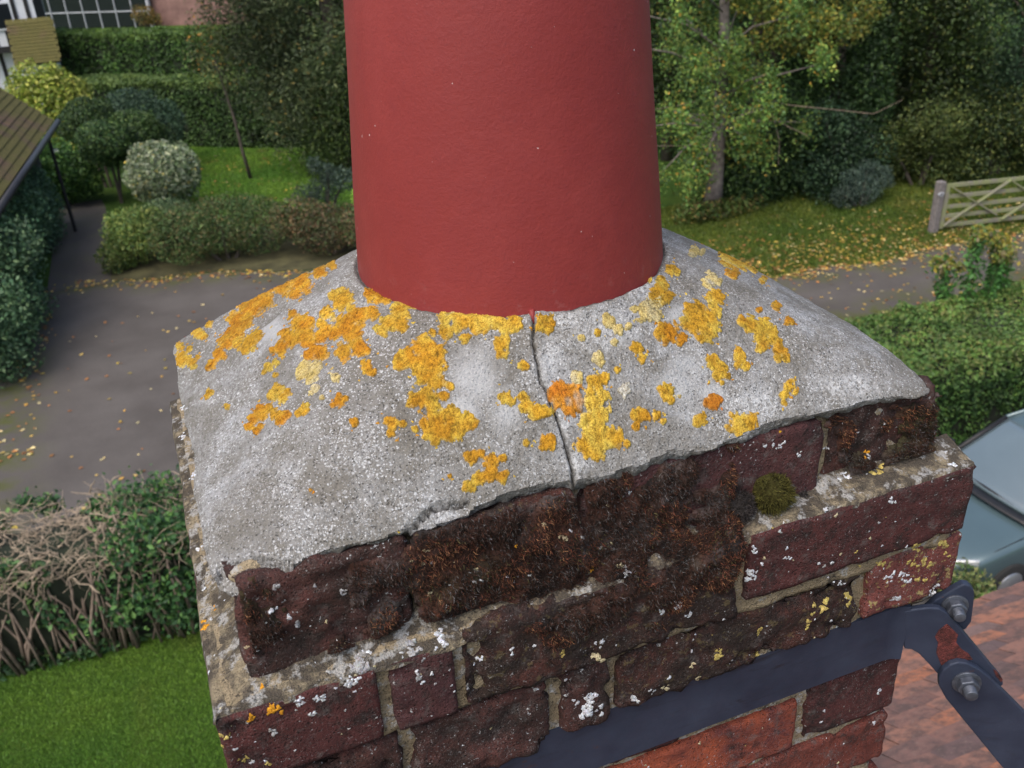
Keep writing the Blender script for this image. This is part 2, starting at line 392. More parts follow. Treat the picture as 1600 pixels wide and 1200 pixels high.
# lower courses down to the roof share two brick meshes
Vs, Fs = brick_np((0, 0, 0), (.210, D, .062), .008, 77); ME_S = npmesh('brick', Vs, Fs, B_PLAIN, None, True)
Vh, Fh = brick_np((0, 0, 0), (.100, D, .062), .008, 78); ME_H = npmesh('brick', Vh, Fh, B_RED, None, True)
def place(me, x, y, z, rz=0.):
    o = bpy.data.objects.new('brick', me); o.location = (x, y, z); o.rotation_euler = (0, 0, rz); link(o, chim)
z = -.345
for c in range(18):
    z -= .070
    x = .019; pat = [ME_S, ME_H, ME_S] if c % 2 else [ME_H, ME_S, ME_S]
    for me in pat:
        place(me, x, .019, z); place(me, x, DY-.019-D, z); x += .218 if me is ME_S else .108
    for y in (.130, .222) if c % 2 else (.130, .218):
        place(ME_H, .019+D, y, z, math.pi/2); place(ME_H, .552, y, z, math.pi/2)
# ---- mortar core, recessed behind the brick faces
mv, mf, n = [], [], 0
def core(lo, hi, step=.006, seed=5, amp=.0016):
    global n
    V, F = brick_np(lo, hi, step, seed, .003, 0.)
    V = V + np.stack([fbm(V, 70, 3, seed+i)*amp for i in range(3)], 1)
    mv.append(V); mf.append(F+n); n += len(V); solid(V, F)
core((.036, .031, -.012), (.538, DY-.036, .060), seed=11)
core((.008, .0065, -.0765), (.562, DY-.008, -.0075), .004, seed=12, amp=.0016)
core((.011, .0135, -.140), (.569, DY-.012, -.070), .004, seed=13, amp=.0014)
core((.024, .0250, -.420), (.545, DY-.026, -.150), .005, seed=14)
core((.027, .030, -1.66), (.543, DY-.030, -.41), .03, seed=15)
npobj('mortar', np.concatenate(mv), np.concatenate(mf), M_MORT, chim, smooth=True)
# ---- mortar fillet on the ledge of the oversailing course (front and left)
def ledge_z(x, y, d):
    T = np.clip(d/.034, 0, 1)
    base = np.interp(x, [0, .15, .25, .36, .372, .57], [-.0125, -.0115, -.006, -.004, .0012, .0012])
    amp = np.interp(x, [0, .16, .36, .40, .57], [.019, .020, .012, .008, .009])
    P = np.stack([x, y, x*0], -1)
    return base + T**1.4*amp + (fbm(P, 60, 3, 8)*.0022+fbm(P, 230, 2, 18)*.0008)*np.clip(T*3, .15, 1) + .0006
def fillet_front():
    X, T = np.meshgrid(np.linspace(-.001, .566, 380), np.linspace(0, 1, 24), indexing='ij'); P = np.stack([X, T*0, T], -1)
    Y = -.001 + T*.034 + (vnoise(P*[1, 1, 0], 60, 3)*.0022+.002)*(1-T); X = np.maximum(X, T*.033-.001)
    k = .010; dx = X+.001; dy = Y+.001; h = np.clip(.5+.5*(dx-dy)/k, 0, 1); d = dx*(1-h)+dy*h-k*h*(1-h)
    Z = ledge_z(X, Y, d); Z[:, 0] -= .006
    return X, Y, Z
def gridmesh(X, Y, Z):
    a, b = X.shape; V = np.stack([X, Y, Z], -1).reshape(-1, 3); i = np.arange(a*b).reshape(a, b)
    F = np.stack([i[:-1, :-1], i[1:, :-1], i[1:, 1:], i[:-1, 1:]], -1).reshape(-1, 4); return V, F
X, Y, Z = fillet_front(); V1, F1 = gridmesh(X, Y, Z); solid(V1, F1)
Yg, T = np.meshgrid(np.linspace(-.001, DY-.004, 280), np.linspace(0, 1, 24), indexing='ij')
Xg = -.001 + T*.034 + (vnoise(np.stack([Yg, T*0, T*0+4], -1), 55, 4)*.002+.001)*(1-T); Yg = np.maximum(Yg, T*.033-.001)
k = .010; dx = Xg+.001; dy = Yg+.001; h = np.clip(.5+.5*(dx-dy)/k, 0, 1); d = dx*(1-h)+dy*h-k*h*(1-h)
Zg = ledge_z(Xg*0, Yg, d) + fbm(np.stack([Xg, Yg, Xg*0+9], -1), 40, 2, 29)*.002*np.clip(Yg*12-.4, 0, 1); Zg[:, 0] -= .005
V2, F2 = gridmesh(Xg, Yg, Zg); F2 = F2[:, ::-1]; solid(V2, F2)
npobj('mortar_fillet', np.concatenate([V1, V2]), np.concatenate([F1, F2+len(V1)]), M_LEDGE, chim, smooth=True)

# ---- the flaunching: sloped mortar cap around the pot
def sdf_rect(x, y, noise=True):
    cx, cy, hx, hy, r = .2790, .2050, .2620, .1845, .020
    qx = np.abs(x-cx)-hx+r; qy = np.abs(y-cy)-hy+r
    s = np.hypot(np.maximum(qx, 0), np.maximum(qy, 0)) + np.minimum(np.maximum(qx, qy), 0) - r
    if noise:
        P = np.stack([x, y, x*0], -1); s = s + fbm(P, 22, 2, 31)*.0032 + fbm(P, 75, 2, 35)*.0010
    return s
def rb(th):
    cx, cy, hx, hy = .2790, .2050, .2620, .1845
    dx, dy = np.cos(th), np.sin(th)
    tx = np.where(dx > 0, (cx+hx-PCX)/np.maximum(dx, 1e-6), (cx-hx-PCX)/np.minimum(dx, -1e-6))
    ty = np.where(dy > 0, (cy+hy-PCY)/np.maximum(dy, 1e-6), (cy-hy-PCY)/np.minimum(dy, -1e-6))
    p = 7.; return (np.abs(tx)**-p + np.abs(ty)**-p)**(-1/p)
CRACK = np.array([(832,492),(835,503),(833,534),(839,571),(845,598),(856,612),(868,645),(874,670),(885,699),(893,728),(896,757),(896,780)], float)
CRACK2 = np.array([(897,738),(924,746)], float)
FLAKE = np.array([(628,836),(640,822),(656,806),(670,794),(684,786),(710,783),(734,782)], float)
EDGE1 = np.array([(352,884),(372,880),(395,873),(430,874),(455,880),(470,886),(490,875),(520,862),(555,857),(562,872)], float)
def dpoly(U, poly):
    d = np.full(len(U), 1e9)
    for a, b in zip(poly[:-1], poly[1:]):
        ab = b-a; t = np.clip(((U-a)@ab)/(ab@ab), 0, 1); d = np.minimum(d, np.linalg.norm(U-a-t[:, None]*ab, axis=1))
    return d
def zbase(x, y):
    dx, dy = x-PCX, y-PCY; rho = np.hypot(dx, dy); th = np.arctan2(dy, dx)
    t = np.clip((rho-PR)/(rb(th)-PR), 0, 1.15)
    z = PZ - (PZ-.0725)*t**1.12
    P = np.stack([x, y, x*0], -1)
    z = z + fbm(P, 11, 2, 41)*.0032 + fbm(P, 45, 3, 47)*.0011 - .0012*np.clip(vnoise(P, 26, 49), 0, 1)
    return z
def zfine(x, y):
    """height, crack mask, chipped-edge mask"""
    z = zbase(x, y); P = np.stack([x, y, x*0], -1)
    s = sdf_rect(x, y); z = z - .0018*ss(-.004, 0, s)
    U = px(np.stack([x, y, z], -1)+OFF)
    jit = np.stack([fbm(P, 120, 2, 51), fbm(P, 120, 2, 53)], -1)*3.4
    dc = dpoly(U+jit, CRACK); w = np.interp(U[:, 1], [500, 620, 760], [2.0, 1.8, 2.2])
    ck = np.exp(-(dc/w)**2)
    ck2 = np.exp(-(dpoly(U+jit, CRACK2)/1.7)**2)*.7; ck3 = np.exp(-(dpoly(U+jit*.6, FLAKE)/2.6)**2)*1.1
    front = y < .12
    z = z - (ck*.007 + ck2*.003 + ck3*.003)*front
    z = z + .0010*np.exp(-((dc-9)/9)**2)*(U[:, 0] > np.interp(U[:, 1], CRACK[:, 1], CRACK[:, 0]))*front
    # chipped lower edge front-left and below the flake crack
    ck4 = np.exp(-(dpoly(U+jit*.6, EDGE1)/2.0)**2)*.75*front; ck3 = np.maximum(ck3, ck4)
    e1 = np.interp(U[:, 0], EDGE1[:, 0], EDGE1[:, 1]); low1 = (U[:, 1] > e1)*(U[:, 0] > 340)*(U[:, 0] < 562)*(y < .08)
    e2 = np.interp(U[:, 0], FLAKE[:, 0], FLAKE[:, 1]); low2 = (U[:, 1] > e2)*(U[:, 0] > 632)*(U[:, 0] < 733)*(y < .08)
    z = z - .0060*low1 - .0034*low2
    rr_ = np.hypot(x-PCX, y-PCY)-PR; jo = np.exp(-(rr_/.0019)**2)*np.clip(.55+.8*vnoise(P, 38, 63), 0, 1); z = z - .0045*jo; ck = np.maximum(ck, jo*.75); front = front | (jo > .02)  # groove at the pot foot, its shade painted in through the crack mask
    z = z + fbm(P, 190, 3, 61)*.00055
    return z, np.clip((ck*1.35+ck2+ck3)*front, 0, 1), low1
step = .00125
xs = np.arange(.004, .562, step); ys = np.arange(.008, .412, step)
GX, GY = np.meshgrid(xs, ys, indexing='ij'); sh = GX.shape; fx, fyy = GX.ravel(), GY.ravel()
fz, fck, flow = zfine(fx, fyy); sd_ = sdf_rect(fx, fyy); rho = np.hypot(fx-PCX, fyy-PCY)
inside = (sd_ < 0) & (rho > PR-.004)
U = px(np.stack([fx, fyy, fz], -1)+OFF)
bare = np.zeros(len(fx))
for (u, v, a, b) in [(745,590,52,60),(725,640,38,40),(1055,600,42,30),(1070,570,30,20),(1110,612,25,16),(425,515,30,30),(790,640,30,50),(1060,490,25,20)]:
    bare = np.maximum(bare, np.clip(1.5-1.5*np.hypot((U[:, 0]-u)/a, (U[:, 1]-v)/b)+.35*fbm(np.stack([fx, fyy, fx*0], -1), 60, 3, 71), 0, 1)*(fyy < .25))
pale = np.zeros(len(fx))
for (u, v, a, b) in [(883,668,16,22),(900,725,22,30),(870,500,60,20),(940,520,60,40),(1000,450,40,30),(1190,630,60,30),(1330,600,60,25),(690,800,40,16),(520,868,40,14),(420,880,40,14),(860,560,20,50)]:
    pale = np.maximum(pale, np.clip(1.3-1.3*np.hypot((U[:, 0]-u)/a, (U[:, 1]-v)/b)+.4*fbm(np.stack([fx, fyy, fx*0], -1), 90, 3, 73), 0, 1)*(fyy < .25))
idx = np.arange(len(fx)).reshape(sh); q = np.stack([idx[:-1, :-1], idx[1:, :-1], idx[1:, 1:], idx[:-1, 1:]], -1).reshape(-1, 4)
q = q[inside[q].all(1)]
# boundary skirt
E_ = np.concatenate([q[:, [0, 1]], q[:, [1, 2]], q[:, [2, 3]], q[:, [3, 0]]]); key = np.sort(E_, 1); key = key[:, 0].astype(np.int64)*len(fx)+key[:, 1]
_, inv, cnt = np.unique(key, return_inverse=True, return_counts=True); bd = E_[cnt[inv] == 1]
V = np.stack([fx, fyy, fz], -1); used = np.unique(q); rem = -np.ones(len(fx), int); rem[used] = np.arange(len(used))
colm = np.stack([bare*.9, fck, np.clip(pale, 0, 1)*.6], -1)
bu = np.unique(bd)
# pull the ragged boundary onto the true outline, then break the edge off in a rough, receding face
e_ = 1e-4; bx_, by_ = fx[bu], fyy[bu]; s0_ = sdf_rect(bx_, by_); gxs = (sdf_rect(bx_+e_, by_)-s0_)/e_; gys = (sdf_rect(bx_, by_+e_)-s0_)/e_
outer = np.hypot(bx_-PCX, by_-PCY) > PR+.01; gl_ = np.maximum(np.hypot(gxs, gys), .3)
V[bu, 0] -= np.where(outer, np.clip(s0_/gl_, -.002, 0)*gxs/gl_, 0); V[bu, 1] -= np.where(outer, np.clip(s0_/gl_, -.002, 0)*gys/gl_, 0)
cx_, cy_ = .279, .205; qx_, qy_ = (V[bu, 0]-cx_)/.262, (V[bu, 1]-cy_)/.1845; wx = np.abs(qx_)**8; wy = np.abs(qy_)**8; nx_ = np.sign(qx_)*wx/(wx+wy); ny_ = np.sign(qy_)*wy/(wx+wy); nl = np.hypot(nx_, ny_); nx_, ny_ = nx_/nl, ny_/nl
NR = 7; rows_v = []; Pb_ = V[bu]; zb_ = np.minimum(.0610+fbm(Pb_*[1, 1, 0], 34, 3, 37)*.0045+fbm(Pb_*[1, 1, 0], 170, 2, 38)*.0022, Pb_[:, 2]-.003)
for k in range(NR):
    t = k/(NR-1); q3 = np.stack([Pb_[:, 0], Pb_[:, 1], np.full(len(bu), t*.02)], -1)
    rec = (.0075*t**1.6 + (fbm(q3, 140, 3, 401)*.0016+fbm(q3, 420, 2, 405)*.0007)*min(1, 4*t))*outer
    rows_v.append(np.stack([Pb_[:, 0]-nx_*rec, Pb_[:, 1]-ny_*rec, Pb_[:, 2]*(1-t)+zb_*t-.0003], -1))
rid = -np.ones(len(fx), int); rid[bu] = np.arange(len(bu)); base_ = len(used); nb_ = len(bu)
V_all = np.concatenate([V[used]]+rows_v); C_all = np.concatenate([colm[used]]+[colm[bu]*[1, 1, .5]+[0, .10*(k > 0)+.35*(k == NR-1), 0] for k in range(NR)])  # lip face coloured darker, most of all along its foot
sk = []
for k in range(NR-1): a_, b_ = base_+k*nb_+rid[bd[:, 0]], base_+k*nb_+rid[bd[:, 1]]; sk.append(np.stack([b_, a_, a_+nb_, b_+nb_], -1))
F_all = np.concatenate([rem[q]]+sk)
flaunch = npobj('flaunching', V_all, F_all, M_CONC, chim, C_all, smooth=True)
solid(V_all, F_all)

# ---- orange and yellow lichen rosettes on the flaunching (traced positions, real crusts)
Z1 = lambda L: [(260+x*.375, 340+y*.375, r*.375) for (x, y, r) in L]
Z2 = lambda L: [(800+x*.4125, 340+y*.4125, r*.4125) for (x, y, r) in L]
PATCH = [
 ('o', Z1([(540,210,45),(570,180,25),(480,280,45),(560,270,50),(640,230,30),(690,200,20),(430,270,40),(390,320,60),(350,370,50),(410,350,40),(540,315,30),(300,440,45),(280,480,40),(330,430,35),(250,520,35),(220,570,30),(190,610,20),(175,630,12)])),
 ('y', Z1([(300,520,30),(350,520,35),(380,490,30),(330,550,20)])), ('o', Z1([(600,160,20),(660,140,18),(720,125,15),(770,110,15),(560,180,25)])),
 ('y', Z1([(130,480,25),(175,440,18),(150,490,20)])), ('y', Z1([(70,590,35),(60,540,18),(105,610,25),(45,610,15),(95,550,15),(130,580,10)])), ('y', Z1([(235,375,13)])), ('y', Z1([(195,398,10)])),
 ('y', Z1([(740,340,50),(700,325,25),(770,380,25),(665,400,30),(650,445,22),(690,410,18)])),
 ('o', Z1([(800,410,40),(860,400,28),(750,440,45),(700,480,35),(560,450,50),(590,430,30),(520,500,45),(480,540,35),(450,550,18),(580,500,50),(640,500,35),(640,560,40),(600,570,30),(740,560,40),(800,540,40),(840,555,18),(770,485,40)])),
 ('o', Z1([(880,310,45),(850,320,28),(915,340,22)])), ('y', Z1([(1030,350,38),(1065,350,20),(980,390,45),(960,430,40),(900,470,32),(920,440,35),(985,455,25)])),
 ('y', Z1([(1200,400,35),(1160,420,30),(1160,470,35),(1230,440,45),(1300,430,65),(1370,430,40),(1420,450,45),(1450,440,35),(1250,500,30),(1400,520,40),(1405,570,25),(1110,480,20)])),
 ('m', Z1([(1080,540,60),(1130,560,40),(1000,590,45),(970,610,30),(1060,610,55),(1110,610,50),(1080,650,45),(1060,680,30),(1130,690,45),(1180,700,20),(1080,750,60),(1030,770,30),(1120,790,25),(1150,740,25)])),
 ('m', Z1([(940,860,38),(920,850,25),(985,860,20),(935,900,22)])),
 ('m', Z1([(1130,850,55),(1190,840,50),(1250,850,45),(1280,860,20),(1070,860,28),(1110,900,40),(1120,935,22),(1180,890,50),(1230,880,30),(1040,880,20)])),
 ('m', Z1([(1280,1000,38),(1310,985,25),(1350,1010,35),(1400,1000,20),(1350,1060,40),(1400,1080,30),(1300,1090,35),(1270,1120,28),(1245,1130,18),(1330,1030,20)])),
 ('p', Z1([(590,640,45),(560,655,22),(625,615,25),(610,660,25)])), ('p', Z1([(708,670,25)])), ('m', Z1([(840,635,28),(860,650,20),(820,610,15),(845,600,12)])),
 ('y', Z1([(430,625,22),(455,605,15),(410,645,12)])), ('y', Z1([(455,655,12)])), ('y', Z1([(465,730,35),(440,740,22),(505,725,18),(485,750,20)])),
 ('o', Z1([(400,810,32),(360,840,22),(430,795,20),(345,870,20),(375,890,15),(395,870,12)])), ('o', Z1([(470,830,30),(500,820,18),(445,825,15)])), ('y', Z1([(575,800,28),(550,815,15)])),
 ('o', Z1([(715,770,28),(695,780,15),(745,755,15),(720,740,12)])), ('o', Z1([(785,855,18),(770,845,10)])), ('y', Z1([(180,730,18),(170,745,14)])), ('p', Z1([(620,710,18),(605,730,10)])), ('p', Z1([(650,750,10)])),
 ('y', Z1([(1490,620,25)])), ('y', Z1([(1420,750,32),(1395,745,18),(1445,765,14)])), ('y', Z1([(1500,940,16)])), ('o', Z1([(1180,1075,15)])), ('o', Z1([(525,400,18)])), ('y', Z1([(255,790,14)])), ('o', Z1([(600,1135,10)])),
 ('y', Z2([(45,680,22),(55,715,28),(85,740,30),(120,735,25),(145,735,18)])), ('m', Z2([(125,405,38),(105,415,20),(150,400,20)])),
 ('y', Z2([(565,235,20),(600,200,25),(625,210,15),(520,235,15),(560,270,38),(590,300,30),(545,300,25)])), ('p', Z2([(510,355,45),(470,345,25),(550,370,25),(490,385,15),(540,330,25)])),
 ('o', Z2([(590,435,48),(560,440,25),(640,455,28)])), ('y', Z2([(700,390,60),(740,390,45),(690,345,35),(740,430,40),(715,460,22),(675,400,22),(770,350,25),(770,305,35),(795,300,15),(760,335,20)])),
 ('p', Z2([(755,240,30),(785,240,12)])), ('y', Z2([(835,155,42),(800,140,20),(880,175,25),(915,195,15)])), ('o', Z2([(720,65,25),(750,78,15),(690,55,12)])), ('o', Z2([(840,215,20),(815,205,12)])),
 ('m', Z2([(905,405,38),(870,395,22),(950,410,38),(985,430,20),(950,450,42),(980,460,25),(945,490,22)])), ('m', Z2([(1015,500,28),(1005,535,22),(1035,530,18),(1010,475,15)])), ('o', Z2([(1000,337,20)])), ('o', Z2([(1045,395,18),(1060,405,10)])),
 ('m', Z2([(865,535,25),(855,510,18),(885,560,18),(850,560,12)])), ('m', Z2([(760,555,28),(745,540,15),(790,580,35),(775,600,25),(815,600,18),(795,625,12),(765,530,14)])),
 ('m', Z2([(580,660,35),(600,690,20),(560,650,20),(580,690,15)])), ('p', Z2([(635,675,12)])), ('r', Z2([(760,697,30),(785,690,20),(740,700,18)])), ('y', Z2([(880,790,62)])), ('y', Z2([(715,765,25),(735,775,14),(700,780,14)])),
 ('m', Z2([(1050,640,28),(1030,670,22),(1070,660,14),(1030,700,18),(1055,625,18)])), ('m', Z2([(480,750,30),(470,790,18),(510,755,20)])), ('y', Z2([(550,750,22),(570,770,15)])),
 ('r', Z2([(200,680,60),(240,700,40),(160,660,25),(215,730,30)])), ('y', Z2([(310,620,32),(350,610,22),(325,650,22),(300,665,25)])), ('y', Z2([(310,700,45),(340,680,35),(330,750,50),(285,760,25),(320,840,75),(290,860,55),(370,830,55),(320,890,40),(400,820,25),(435,855,15)])),
 ('p', Z2([(245,605,25)])), ('p', Z2([(325,535,28)])), ('p', Z2([(375,395,25),(400,420,22),(360,380,18),(440,410,14)])), ('p', Z2([(385,470,15)])), ('y', Z2([(470,490,25),(490,500,15),(495,535,18)])), ('y', Z2([(400,575,16)])), ('w', Z2([(430,655,30)])), ('y', Z2([(325,440,16)])),
 ('y', Z2([(45,563,22)])), ('m', Z2([(135,850,30),(120,870,18),(150,870,14)])), ('y', Z2([(52,850,14)])), ('p', Z2([(265,455,15)])), ('o', Z2([(935,350,12)])), ('y', Z2([(950,240,14)])), ('p', Z2([(690,130,20),(720,130,12)])), ('y', [(612,836,7)]),
]
r9 = random.Random(21); SPK = []
for kind, circ in list(PATCH):
    for (u, v, r) in circ:
        for _ in range(2):
            if r9.random() < .5: a = r9.uniform(0, 6.28); q = r*r9.uniform(1.3, 2.4); SPK.append((kind if kind != 'w' else 'p', u+q*math.cos(a), v+q*math.sin(a)*.8, r9.uniform(1.6, 3.6)))
LC = dict(o=((.41,.175,.010),(.48,.275,.024)), y=((.43,.235,.018),(.50,.36,.055)), m=((.42,.205,.014),(.49,.33,.038)), p=((.48,.37,.12),(.48,.41,.21)), r=((.42,.140,.012),(.45,.20,.02)), w=((.43,.40,.30),(.47,.46,.40)))
st = .0007
lx = np.arange(.008, .56, st); ly = np.arange(.010, .41, st); LXg, LYg = np.meshgrid(lx, ly, indexing='ij'); ls = LXg.shape; ax_, ay_ = LXg.ravel(), LYg.ravel()
az, _, _ = zfine(ax_, ay_); AP = np.stack([ax_, ay_, az], -1); AU = px(AP+OFF)
# which points can the photograph see: facing the camera, not behind the pot
gx_, gy_ = np.gradient(zbase(ax_, ay_).reshape(ls), st); Nn = np.stack([-gx_.ravel(), -gy_.ravel(), np.ones(len(ax_))], -1); Nn /= np.linalg.norm(Nn, axis=1, keepdims=True)
vd = (CAM-OFF)-AP; vd /= np.linalg.norm(vd, axis=1, keepdims=True)
see = ((Nn*vd).sum(1) > .02) & (sdf_rect(ax_, ay_) < -.0005) & (np.hypot(ax_-PCX, ay_-PCY) > PR-.001)
c0 = (CAM-OFF)[:2]; dxy = AP[:, :2]-c0; tt = ((np.array([PCX, PCY])-c0)*dxy).sum(1)/(dxy**2).sum(1); near = np.hypot(*(c0+dxy*np.clip(tt, 0, .999)[:, None]-[PCX, PCY]).T)
see &= ~((near < PR-.004) & (tt < 1))
P3 = np.stack([ax_, ay_, ax_*0], -1)
edgeN = fbm(P3, 420, 2, 81)*.34 + fbm(P3, 150, 2, 83)*.36
lobe = np.abs(vnoise(P3, 420, 85)) + .7*np.abs(vnoise(P3, 800, 87)); tone = fbm(P3, 110, 3, 89); tone2 = fbm(P3, 45, 2, 91)
li = np.arange(len(ax_)).reshape(ls)
for kind, circ in PATCH:
    ca = np.array(circ); u0, v0 = (ca[:, :2]-ca[:, 2:]*1.5).min(0); u1, v1 = (ca[:, :2]+ca[:, 2:]*1.5).max(0)
    near_ = see & (AU[:, 0] > u0) & (AU[:, 0] < u1) & (AU[:, 1] > v0) & (AU[:, 1] < v1); ids = np.nonzero(near_)[0]
    if len(ids) < 8: continue
    d = np.linalg.norm(AU[ids][:, None]-ca[None, :, :2], axis=2)/ca[None, :, 2]
    Fv = .98-d.min(1) + edgeN[ids]; Ff = np.full(len(ax_), -9.); Ff[ids] = Fv
    ij = np.unravel_index(ids, ls); a0, a1, b0, b1 = max(0, ij[0].min()-1), ij[0].max()+2, max(0, ij[1].min()-1), ij[1].max()+2
    sub = li[a0:a1, b0:b1]; qq = np.stack([sub[:-1, :-1], sub[1:, :-1], sub[1:, 1:], sub[:-1, 1:]], -1).reshape(-1, 4)
    qq = qq[(Ff[qq] > 0).any(1) & (Ff[qq] > -5).all(1)]
    if len(qq) < 4: continue
    us = np.unique(qq); mp = -np.ones(len(ax_), int); mp[us] = np.arange(len(us)); fF = Ff[us]
    hgt = np.where(fF > 0, .0002+.0006*(1-np.exp(-fF*9)), -.0007) + .0009*lobe[us]*(fF > 0) + .0004*np.clip(tone2[us], -1, 1)*(fF > .2)
    Vp = AP[us] + Nn[us]*hgt[:, None]
    ca_, cb_ = LC[kind]; k1 = np.clip(.5+tone[us]*.9-np.clip(fF-.25, 0, .6)*.6, 0, 1)[:, None]
    cc = np.array(ca_)*(1-k1)+np.array(cb_)*k1
    cc = cc*np.clip(1.02-.75*np.clip(.36-lobe[us], 0, 1)/.36, .25, 1.1)[:, None]*(.9+.2*tone2[us])[:, None]  # crevice darkening put into the colour where the lobes dip
    grey = np.clip((tone[us]+tone2[us]*.6)-.95, 0, .5)[:, None]*1.5; cc = cc*(1-grey)+np.array([.33, .31, .26])*grey; rim = np.clip(.16-fF, 0, .16)[:, None]/.16*.35; cc = cc*(1-rim)+np.array([.40, .36, .20])*rim
    lq = mp[qq]; lab_ = np.arange(len(us))                  # separate rosettes become separate pieces
    for _ in range(400):
        mn = lab_[lq].min(1); new = lab_.copy(); np.minimum.at(new, lq.ravel(), np.repeat(mn, 4)); new = new[new]
        if (new == lab_).all(): break
        lab_ = new
    ql = lab_[lq[:, 0]]
    for L_ in np.unique(ql):
        sel = lq[ql == L_]
        if len(sel) < 14: continue
        uu = np.unique(sel); m2 = -np.ones(len(us), int); m2[uu] = np.arange(len(uu))
        npobj('lichen', Vp[uu], m2[sel], M_LICH, flaunch, cc[uu], smooth=True)

# ---- moss along the top course and over the ledge
prof = np.array([(.0295, .066), (.0285, .035), (.026, .012), (.016, .004), (.002, -.006), (-.0005, -.020), (0, -.045), (.0, -.066)])
pl = np.concatenate([[0], np.cumsum(np.linalg.norm(np.diff(prof, axis=0), axis=1))]); pl /= pl[-1]
nx, nt = 420, 96
X, T = np.meshgrid(np.linspace(.03, .545, nx), np.linspace(0, 1, nt), indexing='ij')
Yp, Zp = np.interp(T, pl, prof[:, 0]), np.interp(T, pl, prof[:, 1]); Zp = Zp - .011*(1-ss(.12, .38, X))*ss(.35, .6, T)
dY, dZ = np.gradient(Yp, axis=1), np.gradient(Zp, axis=1); ln = np.hypot(dY, dZ); NY, NZ = dZ/ln, -dY/ln      # outward: -y, +z
NY = np.where(NZ < -.05, -1., NY); 
NY, NZ = -np.abs(NY), np.abs(NZ)
Yp = Yp + np.interp(X, [.03, .243, .247, .442, .446, .545], [-.0125, -.0115, -.0070, -.0065, -.001, -.001])*(1-ss(.34, .58, T)); Zp = Zp - .008*np.interp(X, [.03, .24, .36], [1, 1, 0])*ss(.12, .34, T)*(1-ss(.5, .7, T))
P = np.stack([X, Yp, Zp], -1).reshape(-1, 3)
body = np.interp(X, [.03, .06, .10, .17, .34, .362, .372, .40, .44, .455, .545], [.44, .56, .74, .95, 1.02, .92, .40, .34, .40, .60, .52])
vert = np.where(T < .42, 1., np.where(T < .62, np.interp(X, [.03, .12, .17, .20, .355, .368, .40, .545], [.25, .30, .62, 1., 1.05, .45, .15, .05]), np.interp(X, [.03, .15, .19, .24, .35, .366, .37], [0, .08, .55, .86, .86, .5, 0])*(1.05-.75*ss(.62, 1., T))))
vert = np.where(T < .42, np.interp(T, [0, .06, .2, .42], [.55, .8, .95, 1.1]), vert)
M = (body*vert).ravel()
ns = fbm(P, 60, 3, 101)*.38 + vnoise(P, 22, 105)*.30
off = (M-.70+ns*1.25)*.012; off = np.where(off > 0, np.minimum(off, .010)+.0015*np.abs(vnoise(P, 130, 107)), off*.7-.0015)
MV = P + np.stack([off*0, NY.ravel()*off, NZ.ravel()*off], -1)
i = np.arange(nx*nt).reshape(nx, nt); MF = np.stack([i[:-1, :-1], i[:-1, 1:], i[1:, 1:], i[1:, :-1]], -1).reshape(-1, 4)
MF = MF[(off[MF] > -.0012).any(1)]
us = np.unique(MF); mp = -np.ones(nx*nt, int); mp[us] = np.arange(len(us))
t1 = np.clip(.5+fbm(P, 70, 3, 111)*.8, 0, 1)[:, None]; t2 = np.clip(fbm(P, 38, 3, 113)*1.3-.2, 0, 1)[:, None]
mc = np.array([.012, .009, .008])*(1-t1)+np.array([.052, .024, .017])*t1; mc = mc*(1-t2*.8)+np.array([.065, .058, .054])*t2*.8; t3 = np.clip(fbm(P, 24, 2, 117)*1.5-.5, 0, 1)[:, None]; mc = mc*(1-t3)+np.array([.035, .034, .014])*t3
solid(MV[us], mp[MF])
moss = npobj('moss', MV[us], mp[MF], M_MOSS, chim, mc[us], smooth=True); tag(moss, kind='stuff', label='dark brown moss with red stalks on the brick ledge')
def blades(Pb, Nb, length, width, cols, droop=.3):
    n = len(Pb); d = Nb + RNG.normal(0, .55, (n, 3)); d /= np.linalg.norm(d, axis=1, keepdims=True)
    s = np.cross(d, RNG.normal(0, 1, (n, 3))); s /= np.linalg.norm(s, axis=1, keepdims=True)
    L = (length*RNG.uniform(.5, 1.3, n))[:, None]; W = (width*RNG.uniform(.7, 1.3, n))[:, None]
    mid = Pb + d*L*.55; tip = Pb + d*L + np.array([0, 0, -1])*L*droop*RNG.uniform(-.4, 1, (n, 1)) + s*L*.2
    V = np.stack([Pb-s*W*.5-d*.001, Pb+s*W*.5-d*.001, mid+s*W*.5, tip, mid-s*W*.5], 1).reshape(-1, 3)
    b = np.arange(n)[:, None]*5
    F = np.concatenate([np.concatenate([b, b+1, b+2, b+4], 1), np.concatenate([b+4, b+2, b+3, b+3], 1)])
    F = np.concatenate([np.concatenate([b, b+1, b+2], 1), np.concatenate([b, b+2, b+4], 1), np.concatenate([b+4, b+2, b+3], 1)])
    return V, F, np.repeat(cols, 5, 0)
Ng = np.stack([np.zeros(nx*nt), NY.ravel(), NZ.ravel()], -1)
cand = np.nonzero(off > -.0005)[0]; wgt = np.clip(off[cand]+.002, 0, .006); pick = RNG.choice(cand, 52000, p=wgt/wgt.sum())
Pb = MV[pick] + RNG.uniform(-.0008, .0008, (len(pick), 3))
pal = np.array([(.022, .015, .011), (.042, .021, .014), (.065, .028, .018), (.135, .048, .027), (.25, .125, .06), (.10, .088, .036), (.10, .094, .088)])
red = np.clip(.5+1.1*fbm(Pb, 34, 3, 121), 0, 1); grp = RNG.uniform(0, 1, len(Pb))
grp = grp+(red-.5)*.28; ci = np.where(grp < .36, 0, np.where(grp < .56, 1, np.where(grp < .74, 2, np.where(grp < .93, np.where(red > .42, 3, 6), np.where(red > .6, 4, 5)))))
